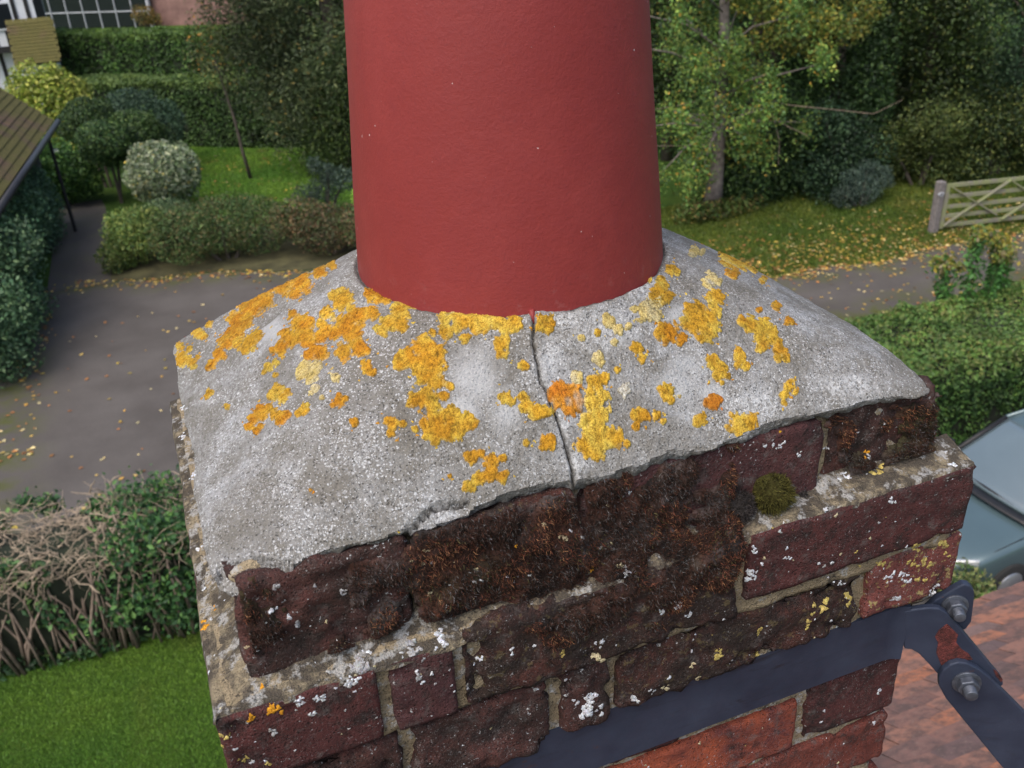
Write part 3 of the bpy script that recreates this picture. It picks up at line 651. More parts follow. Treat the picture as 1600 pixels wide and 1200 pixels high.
Vb, Fb, Cb = blades(Pb, Ng[pick], .0030, .00036, pal[ci])
mb = npobj('moss_stalks', Vb, Fb, M_MOSS, chim, Cb); tag(mb, kind='stuff')
# green cushion moss in the angle of the ledge
def cushion(u, v, yplane, rad, c):
    d = ray(u, v); t = (yplane-CAM[1])/d[1]; ctr = CAM+d*t-OFF
    n = 1500; dirs = RNG.normal(0, 1, (n, 3)); dirs /= np.linalg.norm(dirs, axis=1, keepdims=True); dirs[:, 1] = -np.abs(dirs[:, 1]); 
    r = rad*(1+.18*vnoise(dirs, 2.2, 5))[:, None]
    V, F, C_ = blades(ctr+dirs*r*.8, dirs, rad*.32, .0005, np.array(c)*RNG.uniform(.5, 1.5, (n, 1)))
    k, m2 = 20, 12; th = np.linspace(0, 2*np.pi, k, endpoint=False); ph = np.linspace(.02, np.pi-.02, m2); TH, PH = np.meshgrid(th, ph)
    S = np.stack([np.sin(PH)*np.cos(TH), np.sin(PH)*np.sin(TH), np.cos(PH)], -1).reshape(-1, 3); SV = ctr+S*(rad*.86*(1+.18*vnoise(S, 2.2, 5)))[:, None]
    i = np.arange(k*m2).reshape(m2, k); SF = np.stack([i[:-1], np.roll(i[:-1], -1, 1), np.roll(i[1:], -1, 1), i[1:]], -1).reshape(-1, 4)
    T3 = np.concatenate([SF[:, [0, 1, 2]], SF[:, [0, 2, 3]]])
    o = npobj('moss_cushion', np.concatenate([V, SV]), np.concatenate([F, T3+len(V)]), M_MOSS, chim, np.concatenate([C_, np.tile(np.array(c)*.6, (len(SV), 1))])); return o
cushion(1204, 768, .020, .0165, (.06, .055, .012)); cushion(1152, 788, .022, .013, (.035, .03, .028)); cushion(1252, 778, .025, .009, (.05, .045, .043))

# ---- crusts and flecks on the brickwork, each seated on the surface it grows on
bvh = BVHTree.FromPolygons([tuple(v) for v in np.concatenate(BV).tolist()], [tuple(f) for f in np.concatenate([f if f.shape[1] == 4 else np.concatenate([f, f[:, :1]], 1) for f in BF]).tolist()])
FV, FF, FC = [], [], []
def crust(loc, nor, r, c, flat=.35, seed=1):
    nor = Vector(nor).normalized(); a = nor.orthogonal().normalized(); b = nor.cross(a); k = 11; base = len(FV)
    rs = [r*(1+.55*math.sin(seed+j*1.7)*math.sin(seed*.37+j*2.9)+random.uniform(-.25, .25)) for j in range(k)]
    flat *= .5; FV.append(tuple(loc + nor*min(.0008, r*flat))); FC.append([x*random.uniform(.9, 1.1) for x in c])
    for ring, (s, h) in enumerate(((.62, .95), (1., .1))):
        for j in range(k):
            t = 2*math.pi*j/k; FV.append(tuple(loc + (a*math.cos(t)+b*math.sin(t))*rs[j]*s + nor*(min(.0008, r*flat)*h*random.uniform(.6, 1.3)-(.0006 if ring else 0)))); f = random.uniform(.78, 1.12); FC.append([x*f for x in c])
    for j in range(k):
        j2 = (j+1) % k; FF.append((base, base+1+j, base+1+j2)); FF.append((base+1+j, base+1+k+j, base+1+k+j2)); FF.append((base+1+j, base+1+k+j2, base+1+j2))
WH, YE, GR, OR, CR_ = (.55, .57, .58), (.42, .33, .10), (.33, .33, .32), (.58, .27, .02), (.46, .40, .24)
def seat(u, v):
    d = ray(u, v); h = bvh.ray_cast(Vector(CAM-OFF), Vector(d)); return h
def grow(u, v, rpx, c, n=6):
    for k in range(n):
        du, dv = random.gauss(0, rpx*.45), random.gauss(0, rpx*.4); h = seat(u+du, v+dv)
        if h[0] is None: continue
        if h[3] > 1.2: continue
        crust(h[0], h[1], rpx/n**.5*h[3]/FPX*random.uniform(.7, 1.3), c, .4, random.random()*50)
for a in [(1217,695,9,WH,7),(1248,710,6,WH,4),(1172,900,14,WH,14),(1290,795,6,WH,4),(1232,872,6,WH,5),(1180,860,8,WH,6),(1395,785,7,WH,6),(1490,725,8,WH,6),(1320,745,10,WH,8),(1375,738,12,YE,4),
          (1357,708,8,OR,4),(978,892,9,WH,6),(972,885,9,CR_,5),(922,890,6,OR,3),(852,820,6,CR_,4),(880,842,8,CR_,5),(805,855,4,OR,2),(835,1010,4,WH,3),(880,1022,7,YE,3),(940,1005,8,WH,5),(1035,955,6,WH,4),(1060,945,10,WH,9),(1075,960,8,WH,5),(1040,945,6,CR_,4),
          (1280,950,12,YE,5),(1325,930,9,YE,5),(1310,910,7,WH,5),(1265,980,9,YE,4),(1325,945,6,YE,3),(1185,985,9,YE,5),(1120,1030,9,YE,4),(1085,1040,8,CR_,4),(1090,1060,7,CR_,4),(1040,1075,8,CR_,5),(1020,1080,6,WH,3),(990,1090,9,WH,5),(920,1100,24,WH,26),(935,1030,11,CR_,7),
          (1125,1015,5,YE,3),(1180,1020,6,YE,4),(425,1112,14,OR,9),(393,1122,9,OR,5),(352,1150,8,YE,6),(345,1162,6,YE,4),(548,1068,13,WH,14),(470,1098,12,WH,12),(500,1088,10,WH,8),(425,1140,10,GR,4),(488,1115,6,WH,3),(430,917,7,GR,3),(423,955,6,WH,4),(445,940,4,WH,2),(540,925,8,GR,3),(470,975,9,GR,4),(690,1000,14,WH,12),(640,1010,18,GR,12),(560,1040,20,GR,12),
          (660,1030,5,GR,3),(655,1057,8,GR,3),(745,1030,8,WH,6),(800,1018,6,WH,4),(1215,700,4,WH,2),(1450,880,12,YE,7),(1430,855,8,YE,5),(1475,850,8,YE,5),(1480,868,7,YE,5),(1410,900,12,WH,9),(1370,880,8,YE,5),(1390,905,9,WH,8),(1440,905,9,YE,4),(1460,925,12,WH,8),(1400,935,10,WH,8),(1425,880,10,YE,7),(1375,1080,6,WH,4),(1365,1130,5,WH,3),(320,980,8,OR,5),(316,970,5,OR,3),(300,745,7,WH,6),(285,680,7,WH,6),(290,640,6,WH,5),(310,860,6,WH,5),(318,920,5,WH,5),(420,1195,6,YE,4),(384,1185,8,YE,4),(335,950,4,OR,3),(395,1190,5,WH,4),(1290,700,4,WH,3),(407,1074,6,OR,3)]:
    grow(*a)
for (kd, u, v, r) in SPK:
    h = seat(u, v)
    if h[0] is not None and h[3] < 1.2 and h[0].z > .06: crust(h[0], h[1], r*h[3]/FPX, LC[kd][random.randint(0, 1)], .5, random.random()*50)
for k in range(850):
    u, v = random.uniform(300, 1530), random.uniform(620, 1200); h = seat(u, v)
    if h[0] is None or h[3] > 1.1: continue
    p = h[0]
    if p.z > .056: continue
    if vnoise(np.array([[p.x, p.y, p.z]]), 26, 200)[0]+random.uniform(-.4, .4) < -.05: continue
    crust(p, h[1], random.choice([.0006, .0008, .001, .0013, .0018]), random.choice([WH, WH, WH, GR, CR_, YE if p.x > .3 else GR]), .4, random.random()*50)
fl = npobj('lichen_flecks', FV, FF, M_LICH, chim, FC, smooth=True); tag(fl, kind='stuff')
# chipped pale mortar and a pink brick chip under the cap's front corner
def lump(name, u, v, yp, rx, ry, rz, mat, seed, parent=chim):
    d = ray(u, v); t = (yp-CAM[1])/d[1]; c = CAM+d*t-OFF; k, m2 = 24, 14
    th = np.linspace(0, 2*np.pi, k, endpoint=False); ph = np.linspace(.02, np.pi-.02, m2); TH, PH = np.meshgrid(th, ph)
    S = np.stack([np.sin(PH)*np.cos(TH), np.sin(PH)*np.sin(TH), np.cos(PH)], -1).reshape(-1, 3); V = c+S*np.array([rx, ry, rz])*(1+.22*fbm(S, 1.6, 3, seed))[:, None]
    i = np.arange(k*m2).reshape(m2, k); F = np.stack([i[:-1], i[1:], np.roll(i[1:], -1, 1), np.roll(i[:-1], -1, 1)], -1).reshape(-1, 4)
    return npobj(name, V, F, mat, parent, smooth=True)
M_PINK = simple('fresh_brick_break', (.42, .17, .13), .9, .25, 90, bump=.5); M_TAN = mortar_mat('pale_mortar', (.46, .37, .24), .05)
lump('mortar_chip', 393, 893, .033, .013, .006, .008, M_TAN, 3); lump('mortar_chip', 480, 882, .034, .012, .004, .004, M_TAN, 4); lump('brick_chip', 386, 915, .032, .007, .004, .0045, M_PINK, 5)
lump('mortar_chip', 880, 770, .031, .006, .004, .012, M_MORT, 8)
# ================================================================== THE CHIMNEY POT
pot = empty('chimney_pot', (PCX, PCY, Z0+.12), 'tall round red painted chimney pot bedded in the grey mortar cap', 'chimney pot')
def pot_mesh():
    k = 160; prof = []
    for h in np.linspace(-.02, .50, 90): prof.append((PR - .0757*(h-.035) - .0005, h))
    r1 = prof[-1][0]
    prof += [(r1+.004, .502), (r1+.014, .507), (r1+.017, .518), (r1+.017, .545), (r1+.012, .556), (r1, .560), (r1-.012, .556), (r1-.016, .545), (r1-.017, .5)]
    rin = PR-.022
    for h in np.linspace(.48, -.02, 12): prof.append((rin-.07*(h-.03), h))
    V = []; th = np.linspace(0, 2*np.pi, k, endpoint=False)
    for (r, h) in prof: V.append(np.stack([r*np.cos(th), r*np.sin(th), np.full(k, h)], -1))
    V = np.concatenate(V); i = np.arange(len(prof)*k).reshape(-1, k)
    F = np.stack([i[:-1], np.roll(i[:-1], -1, 1), np.roll(i[1:], -1, 1), i[1:]], -1).reshape(-1, 4)
    d = V[:, :2]/np.linalg.norm(V[:, :2], axis=1, keepdims=True); V[:, :2] += d*(fbm(V, 9, 2, 300)*.0007)[:, None]
    return V, F
Vp, Fp = pot_mesh(); npobj('clay_body', Vp, Fp, M_POT, pot, smooth=True)
# a run of paint hanging at the foot of the pot above the crack
def on_flaunch(u, v):
    h = seat(u, v); return h[0]
h = on_flaunch(834, 503)
if h is not None:
    hh = Vector((h.x, h.y, h.z+Z0)) - Vector((PCX, PCY, Z0+.12))
    MB().tube([hh+Vector((0, .003, .008)), hh+Vector((0, .0015, .002)), hh+Vector((0, -.0002, -.003))], [.002, .0022, .001], 8).build('paint_run', M_POT, pot, True)

# ================================================================== STEEL STRAP, LUGS AND STAY
strap = empty('chimney_strap', (0, 0, Z0), 'blue-grey steel strap bolted round the brick chimney stack below its top courses', 'strap')
def band(path, z0, z1, th, name, parent, z0b=None, z1b=None):
    V = []; n = len(path)
    for i, (x, y) in enumerate(path):
        a = path[max(0, i-1)]; b = path[min(n-1, i+1)]; d = Vector((b[0]-a[0], b[1]-a[1])).normalized(); nr = Vector((d.y, -d.x))
        for (s, zz) in ((0, z0), (1, z0), (1, z1), (0, z1)): V.append((x+nr.x*th*s, y+nr.y*th*s, zz))
    F = [(0, 1, 2, 3), tuple(4*(n-1)+j for j in (3, 2, 1, 0))]
    for i in range(n-1):
        for j in range(4): F.append((4*i+j, 4*i+4+j, 4*i+4+(j+1) % 4, 4*i+(j+1) % 4))
    m = MB(); m.v = V; m.f = F
    o = m.build(name, M_STEEL, parent); return o
HB = np.array([.87, -.49, 0]); HB /= np.linalg.norm(HB); NB = np.array([HB[1], -HB[0], 0])      # lug direction and its face normal (towards the viewer)
P0 = np.array([.530, .0115, 0])
def on_plate(u, v, off):
    o = P0 + NB*off; d = ray(u, v); c = CAM-OFF; t = ((o-c)@NB)/(d@NB); q = c+d*t-P0; return (q@HB, q[2])
def plate(name, pxs, off, th, parent=strap, mat=None, bev=.0012):
    poly = [on_plate(q[0], q[1], off) if len(q) == 2 else (q[0], q[1]) for q in pxs]; m = MB(); k = len(poly)
    for o in (off-th, off):
        for (s, zz) in poly: m.v.append(tuple(P0+HB*s+NB*o+np.array([0, 0, zz])))
    m.f.append(tuple(range(k))); m.f.append(tuple(k+i for i in reversed(range(k))))
    for i in range(k): j = (i+1) % k; m.f.append((i, k+i, k+j, j))
    return m.build(name, mat or M_STEEL, parent, bevel=bev)
zb0, zb1 = -.192, -.134
fr = [(-.004, .0180), (.1, .0180), (.3, .0180), (.50, .0180)]
for k in range(7):
    a = math.radians(30)*k/6; fr.append((.522+.03*math.sin(a), .0180-.03*(1-math.cos(a))))
fr.append((fr[-1][0]+HB[0]*.003, fr[-1][1]+HB[1]*.003))
band(fr, zb0, zb1, .006, 'front_band', strap)
band([(.5575, .03), (.5575, .2), (.5575, .396)], zb0, zb1, .006, 'side_band', strap)
band([(.552, .4035), (.3, .4035), (-.004, .4035)], zb0, zb1, .006, 'back_band', strap)
band([(.0145, .402), (.0145, .2), (.0145, .020)], zb0, zb1, .006, 'side_band', strap)
lug = plate('lug', [(1413,955),(1450,950),(1468,951),(1480,958),(1500,981),(1530,1017),(1566,1060),(1568,1070),(1556,1080),(1510,1082),(1476,1066),(1455,1042),(1436,1022),(1424,1015),(1413,1014)], .0007, .006)
plate('lug', [(1446,952),(1462,938),(1490,921),(1505,913),(1515,915),(1522,922),(1523,932),(1518,972),(1508,985),(1480,980),(1450,985)], -.010, .007)
stay = empty('steel_stay', (0, 0, Z0), 'flat blue-grey steel stay bar bolted to the corner lug of the chimney strap', 'stay bar')
end_c = [(1467,1072),(1467,1060),(1473,1048),(1484,1039),(1498,1035),(1512,1037),(1530,1046),(1548,1060),(1600,1112),(1700,1212),(.80,-.975,0),(.74,-1.000,0),(1640,1285),(1560,1192),(1505,1125),(1478,1092)]
plate('bar', end_c, .0072, .006, stay)
def bolt(u, v, off, r=.0095, parent=strap, ln=.016):
    s, zz = on_plate(u, v, off); c = P0+HB*s+NB*off+np.array([0, 0, zz]); N = Vector(NB); c = Vector(c)
    a = Vector(HB); b = Vector((0, 0, 1))
    root = None
    def cyl(rad, t0, t1, k, name, mat, par, bev=.0006, rot=0.):
        m = MB(); n = 0
        for t in (t0, t1):
            for j in range(k):
                q = 2*math.pi*j/k+rot; m.v.append(tuple(c+N*t+(a*math.cos(q)+b*math.sin(q))*rad))
        m.f.append(tuple(range(k))); m.f.append(tuple(k+i for i in reversed(range(k))))
        for i in range(k): j = (i+1) % k; m.f.append((i, k+i, k+j, j))
        return m.build(name, mat, par, k > 8, bevel=bev)
    nut = cyl(r*.98, .0010, .0085, 6, 'nut', M_BOLT, parent, .0010, .3)
    cyl(r*1.25, -.001, .0016, 20, 'washer', M_BOLT, nut, .0003)
    shank = cyl(r*.56, .006, ln, 16, 'bolt_shank', M_BOLT, nut, .0008)
    m = MB()                                                        # screw thread
    pts = [c+N*(.0085+.0062*i/60)+(a*math.cos(i*.62)+b*math.sin(i*.62))*r*.55 for i in range(61)]
    m.tube(pts, .0006, 5).build('thread', M_BOLT, nut, True)
bolt(1510, 1066, .0072, parent=stay); bolt(1492, 945, -.010, .0085)
s0, z0_ = on_plate(1490, 1000, .0007)
m = MB(); base = []
rp = [(1467,985),(1480,975),(1490,985),(1497,992),(1494,1004),(1503,1015),(1514,1022),(1520,1031),(1505,1032),(1485,1036),(1476,1046),(1470,1038),(1463,1020),(1466,1005),(1461,995)]
plate('rust_patch', rp, .0012, .0012, lug, M_RUST, 0); plate('rust_patch', [(1552,1046),(1558,1050),(1567,1062),(1564,1066),(1556,1056)], .0012, .0012, lug, M_RUST, 0)

# ================================================================== THE HOUSE UNDER THE CHIMNEY (clay tiled roof)
SL = math.radians(35); RZ = Z0-1.78; 
def roof_z(y): return RZ - math.tan(SL)*(y-.85)
house = empty('house', (1.8, -1., 0), 'house below the chimney with weathered orange clay plain tiles', 'house')
HO = np.array([1.8, -1., 0]); RIDGE_Y, EAVE_Y = -.95, 1.72
def tile_mat():
    m = NT('clay_tile'); r = m.n('ShaderNodeObjectInfo').outputs['Random']
    c = m.ramp(r, [(0., (.17, .095, .08)), (.3, (.26, .135, .105)), (.5, (.14, .095, .092)), (.7, (.31, .15, .105)), (.88, (.42, .16, .085)), (1., (.20, .13, .115))])
    c = m.mix(m.math('MULTIPLY', m.ramp(m.noise(16, 5, .7, m.n('ShaderNodeNewGeometry').outputs['Position']), [(.42, 0.), (.60, 1.)]), .8), c, (.095, .068, .062))
    c = m.mix(m.math('MULTIPLY', m.ramp(m.noise(60, 4, .7), [(.55, 0.), (.7, 1.)]), .5), c, (.24, .17, .14))
    m.bump(m.noise(90, 4, .7), .6, .003); return m.set(c, .9, 0, .2)
M_TILE = tile_mat(); M_WALL = simple('house_wall', (.20, .09, .07), .9, .3, 30)
deck = MB()
y0, y1 = RIDGE_Y, EAVE_Y-.03
deck.prism([(y0, roof_z(y0)-.03), (y1, roof_z(y1)-.03), (y1, roof_z(y1)-.15), (y0, roof_z(y0)-.15)], -1.2, 5.2, 0)
deck.prism([(y0, roof_z(y0)-.03), (y0-2.6, roof_z(y0)-.03-2.6*math.tan(SL)), (y0-2.6, roof_z(y0)-.15-2.6*math.tan(SL)), (y0, roof_z(y0)-.15)], -1.2, 5.2, 0)
deck.v = [tuple(np.array(v)-HO) for v in deck.v]; roof = deck.build('roof', M_WALL, house)
wl = MB().box((-1., RIDGE_Y-2.3, 0), (5., EAVE_Y-.35, roof_z(EAVE_Y-.35)-.16)); wl.v = [tuple(np.array(v)-HO) for v in wl.v]; wl.build('wall', M_WALL, house)
gb = MB()
for xx in (-1., 4.8): gb.prism([(EAVE_Y-.40, roof_z(EAVE_Y-.35)-.2), (RIDGE_Y-2.25, roof_z(EAVE_Y-.35)-.2), (RIDGE_Y, roof_z(RIDGE_Y)-.16)], xx+.01, xx+.19, 0)
gb.v = [tuple(np.array(v)-HO) for v in gb.v]; gb.build('gable', M_WALL, house)
TW, TG, TL = .165, .100, .17
tm = MB(); tm.box((-TW/2+.0015, 0, 0), (TW/2-.0015, TL, .012)); tmesh = None
slopeL = (EAVE_Y-RIDGE_Y)/math.cos(SL); nr = int(slopeL/TG)
td = Vector((0, math.cos(SL), -math.sin(SL))); tn = Vector((0, math.sin(SL), math.cos(SL))); extra = MB(); cnt = 0
protos = []
for k in range(4):
    m = MB(); N_ = 4; rr = random.Random(k)
    for zt in (0, 1):
        for j in (0, 1):
            for i in range(N_+1):
                xx = (-.5+i/N_)*(TW-.003); cam_ = .004*(1-(2*i/N_-1)**2); m.v.append((xx+rr.uniform(-.001, .001), (TL if j else 0)+rr.uniform(-.002, .002)*j, zt*.016+cam_))
    r_ = N_+1
    for i in range(N_):
        m.f.append((i, i+1, r_+i+1, r_+i)); m.f.append((2*r_+i, 3*r_+i, 3*r_+i+1, 2*r_+i+1)); m.f.append((i, 2*r_+i, 2*r_+i+1, i+1)); m.f.append((r_+i, r_+i+1, 3*r_+i+1, 3*r_+i))
    m.f.append((0, r_, 3*r_, 2*r_)); m.f.append((N_, 2*r_+N_, 3*r_+N_, r_+N_))
    o = m.build('tile', M_TILE, roof); protos.append(o.data); bpy.data.objects.remove(o)
ex_v, ex_f = [], []
for row in range(nr):
    s = slopeL-TL-row*TG
    if s < 0: break
    for cidx in range(-7, 31):
        x = cidx*TW + (TW/2 if row % 2 else 0)
        base = Vector((x, RIDGE_Y, roof_z(RIDGE_Y))) + td*s
        # stay clear of the stack
        if -.09 < x < .66 and base.y < DY+.02 and base.y+TL > -.02: continue
        tilt = math.atan2(.011, TG)
        R_ = Matrix((Vector((1, 0, 0)), td, tn)).transposed().to_4x4() @ Matrix.Rotation(tilt*.9+random.uniform(-.015, .015), 4, 'X') @ Matrix.Rotation(random.uniform(-.012, .012), 4, 'Z')
        T_ = Matrix.Translation(base-Vector(HO)-tn*.012) @ R_
        vis = (1.0 < x < 3.45) and base.y > .2
        if vis:
            o = bpy.data.objects.new('tile', random.choice(protos)); o.matrix_local = T_; link(o, roof); o.matrix_local = T_; cnt += 1
        else:
            me = protos[0]; n_ = len(ex_v); ex_v += [tuple(T_ @ v.co) for v in me.vertices]; ex_f += [tuple(n_+i for i in p.vertices) for p in me.polygons]
m = MB(); m.v = ex_v; m.f = ex_f; tag(m.build('tiles', M_TILE, roof), kind='stuff')

# ================================================================== GROUND
def ground_mat():
    m = NT('grass'); P = m.tc.outputs['Object']
    c = m.mix(m.ramp(m.noise(.35, 4, .6), [(.35, 0.), (.65, 1.)]), (.040, .080, .016), (.06, .125, .02))
    c = m.mix(m.math('MULTIPLY', m.ramp(m.noise(1.1, 5, .65), [(.42, 0.), (.62, 1.)]), .6), c, (.085, .13, .02))
    c = m.mix(m.math('MULTIPLY', m.ramp(m.noise(14, 4, .7), [(.4, 0.), (.7, 1.)]), .6), c, (.022, .045, .01))
    c = m.mix(m.math('MULTIPLY', m.ramp(m.noise(1.9, 2, .5), [(.70, 0.), (.77, 1.)]), .7), c, (.17, .11, .04))
    m.bump(m.noise(60, 4, .7), 1., .03); return m.set(c, .95, 0, .1)
def asphalt_mat():
    m = NT('asphalt')
    c = m.mix(m.ramp(m.noise(.8, 5, .6), [(.35, 0.), (.65, 1.)]), (.070, .062, .056), (.10, .090, .083))
    c = m.mix(m.math('MULTIPLY', m.ramp(m.noise(40, 3, .7), [(.4, 0.), (.7, 1.)]), .4), c, (.045, .043, .042))
    a = m.n('ShaderNodeSeparateColor'); m.l(m.attr(), a.inputs[0])
    mossf = m.math('MULTIPLY', a.outputs[0], m.ramp(m.noise(1.6, 5, .65), [(.42, 0.), (.6, 1.)]))
    c = m.mix(mossf, c, (.060, .068, .014))
    m.bump(m.noise(120, 3, .7), .6, .004); return m.set(c, .88, 0, .3)
M_GRASS = ground_mat(); M_ASPH = asphalt_mat()
def sheet(name, poly, z, mat, nsub=0, edge=None):
    m = MB(); m.v = [(p[0], p[1], z) for p in poly]; m.f = [tuple(range(len(poly)))]
    return tag(m.build(name, mat), kind='structure')
tag(MB().box((-1, -1, 0), (0, 0, 0)).build('tmp', M_GRASS)); bpy.data.objects.remove(bpy.data.objects['tmp'])
sheet('ground', [(-400, -300), (400, -300), (400, 700), (-400, 700)], 0, M_GRASS)
def asphalt_sheet(name, x0, x1, y0, y1, far, near, left=None, step=.25, mossw=.9, z=.004):
    """sheet between the near and far edge curves; moss grows along its margins"""
    xs = np.arange(x0, x1+step, step); ns = 40; V = []; C = []
    for x in xs:
        a, b = near(x), far(x)
        for j in range(ns+1):
            y = a+(b-a)*j/ns; d = min(b-y, y-a, *( [x-left] if left is not None else [])); V.append((x, y, z)); C.append((np.clip(1.1-d/mossw, 0, 1), 0, 0))
    i = np.arange(len(V)).reshape(len(xs), ns+1); F = np.stack([i[:-1, :-1], i[1:, :-1], i[1:, 1:], i[:-1, 1:]], -1).reshape(-1, 4)
    return tag(npobj(name, V, F, M_ASPH, None, C), kind='structure')
cfar = lambda x: np.interp(x, [-5, -2.7, .2, 3.5, 7, 9.5, 12.1, 18, 40], [22.2, 21.9, 21.1, 19.8, 17.5, 15.6, 14.6, 14.3, 13.8])+.12*math.sin(x*2.1)
cnear = lambda x: np.interp(x, [-5, 2, 9, 11.7, 16, 40], [10.6, 10.6, 11.0, 12.3, 12.2, 11.8])
asphalt_sheet('driveway', -4.6, 40, 0, 0, cfar, cnear, -3.5)
# garden path leading away between the shrubs
pv = []; 
for t in np.linspace(0, 1, 24):
    y = 21.5+t*7.4; xl = np.interp(y, [21.5, 28.3, 29], [-2.95, -2.95, -2.9]); xr = np.interp(y, [21.5, 24, 28, 29], [-1.55, -1.6, -1.68, -1.8]); pv += [(xl, y, .008), (xr, y, .008)]
i = np.arange(24)*2; tag(npobj('path', pv, np.stack([i[:-1], i[:-1]+1, i[1:]+1, i[1:]], -1), M_ASPH, None, [(.25, 0, 0)]*48), kind='structure')
tag(MB().box((6.2, 2.2, .0), (14, 7.95, .006)).build('parking_area', simple('parking_asphalt', (.06, .058, .057), .9, .25, 3)), kind='structure')
# ================================================================== PLANTS
def leafmesh(P, N, size, cols, aspect=.55, flat=.6):
    n = len(P); d = N*flat + RNG.normal(0, .6, (n, 3)); d /= np.linalg.norm(d, axis=1, keepdims=True)
    a = np.cross(d, RNG.normal(0, 1, (n, 3))); a /= np.linalg.norm(a, axis=1, keepdims=True); b = np.cross(d, a)
    s = (np.broadcast_to(size, n)*RNG.uniform(.6, 1.35, n))[:, None]
    V = np.stack([P-a*s*.5, P+b*s*aspect*.5-a*s*.05, P+a*s*.5, P-b*s*aspect*.5-a*s*.05], 1); V[:, 1] += d*s*.08; V[:, 3] += d*s*.08
    F = np.arange(4*n).reshape(n, 4); return V.reshape(-1, 3), F, np.repeat(cols, 4, 0)
def pick(pal, n, w=None):
    pal = np.array(pal); return pal[RNG.choice(len(pal), n, p=None if w is None else np.array(w)/np.sum(w))]*RNG.uniform(.75, 1.25, (n, 1))
def clumps(lobes, n, spread=.35):
    """lobes: (cx,cy,cz, rx,ry,rz); leaf points near the lobe shells, outward normals, lobe id"""
    lobes = np.array(lobes, float); area = (lobes[:, 3]*lobes[:, 4]+lobes[:, 3]*lobes[:, 5]+lobes[:, 4]*lobes[:, 5]); k = RNG.choice(len(lobes), n, p=area/area.sum())
    d = RNG.normal(0, 1, (n, 3)); d /= np.linalg.norm(d, axis=1, keepdims=True); L = lobes[k]
    rad = 1-np.abs(RNG.normal(0, spread, n)); rad = np.clip(rad, .1, 1.1)*(1+.16*vnoise(d*1.0+k[:, None]*3.1, 2.3, 5))
    P = L[:, :3]+d*L[:, 3:]*rad[:, None]; return P, d, k
def put(name, V, F, C, parent, mat=None):
    o = npobj(name, V, F, mat or FOL, parent, C); return o
def bush(name, label, cat, base, lobes, n, size, pal, w=None, group=None, stems=4, spread=.3, coreshrink=.78, aspect=.55):
    t = empty(name, tuple(base), label, cat, group)
    P, d, k = clumps(lobes, n, spread); P[:, 2] = np.maximum(P[:, 2], .03); kf = np.array([random.uniform(.72, 1.25) for _ in lobes])[k][:, None]
    V, F, C = leafmesh(P, d, size, pick(pal, n, w)*kf, aspect); put('crown', V, F, C, t)
    m = MB()
    for i, L in enumerate(lobes[:stems] if stems else []):
        q = Vector(L[:3]); m.tube([(q.x*.15+random.uniform(-.05, .05), q.y*.15, -.03), (q.x*.5, q.y*.5, q.z*.5), (q.x, q.y, q.z)], [.05, .04, .02], 6)
    if stems: m.build('trunk', BARK, t)
    return t
def crownlobes(rx, ry, z0, z1, n, lobe=.38, seed=0, taper=0.):
    r = random.Random(seed); L = []
    for i in range(n):
        a = r.uniform(0, 2*math.pi); h = r.random(); e = math.sqrt(max(.05, 1-(2*h-1)**2)) if not taper else (1-taper*h)
        q = r.uniform(.35, .85)*e; s = lobe*r.uniform(.65, 1.25)
        L.append((rx*q*math.cos(a), ry*q*math.sin(a), z0+(z1-z0)*(.12+.76*h), rx*s, ry*s, (z1-z0)*s*.55))
    return L
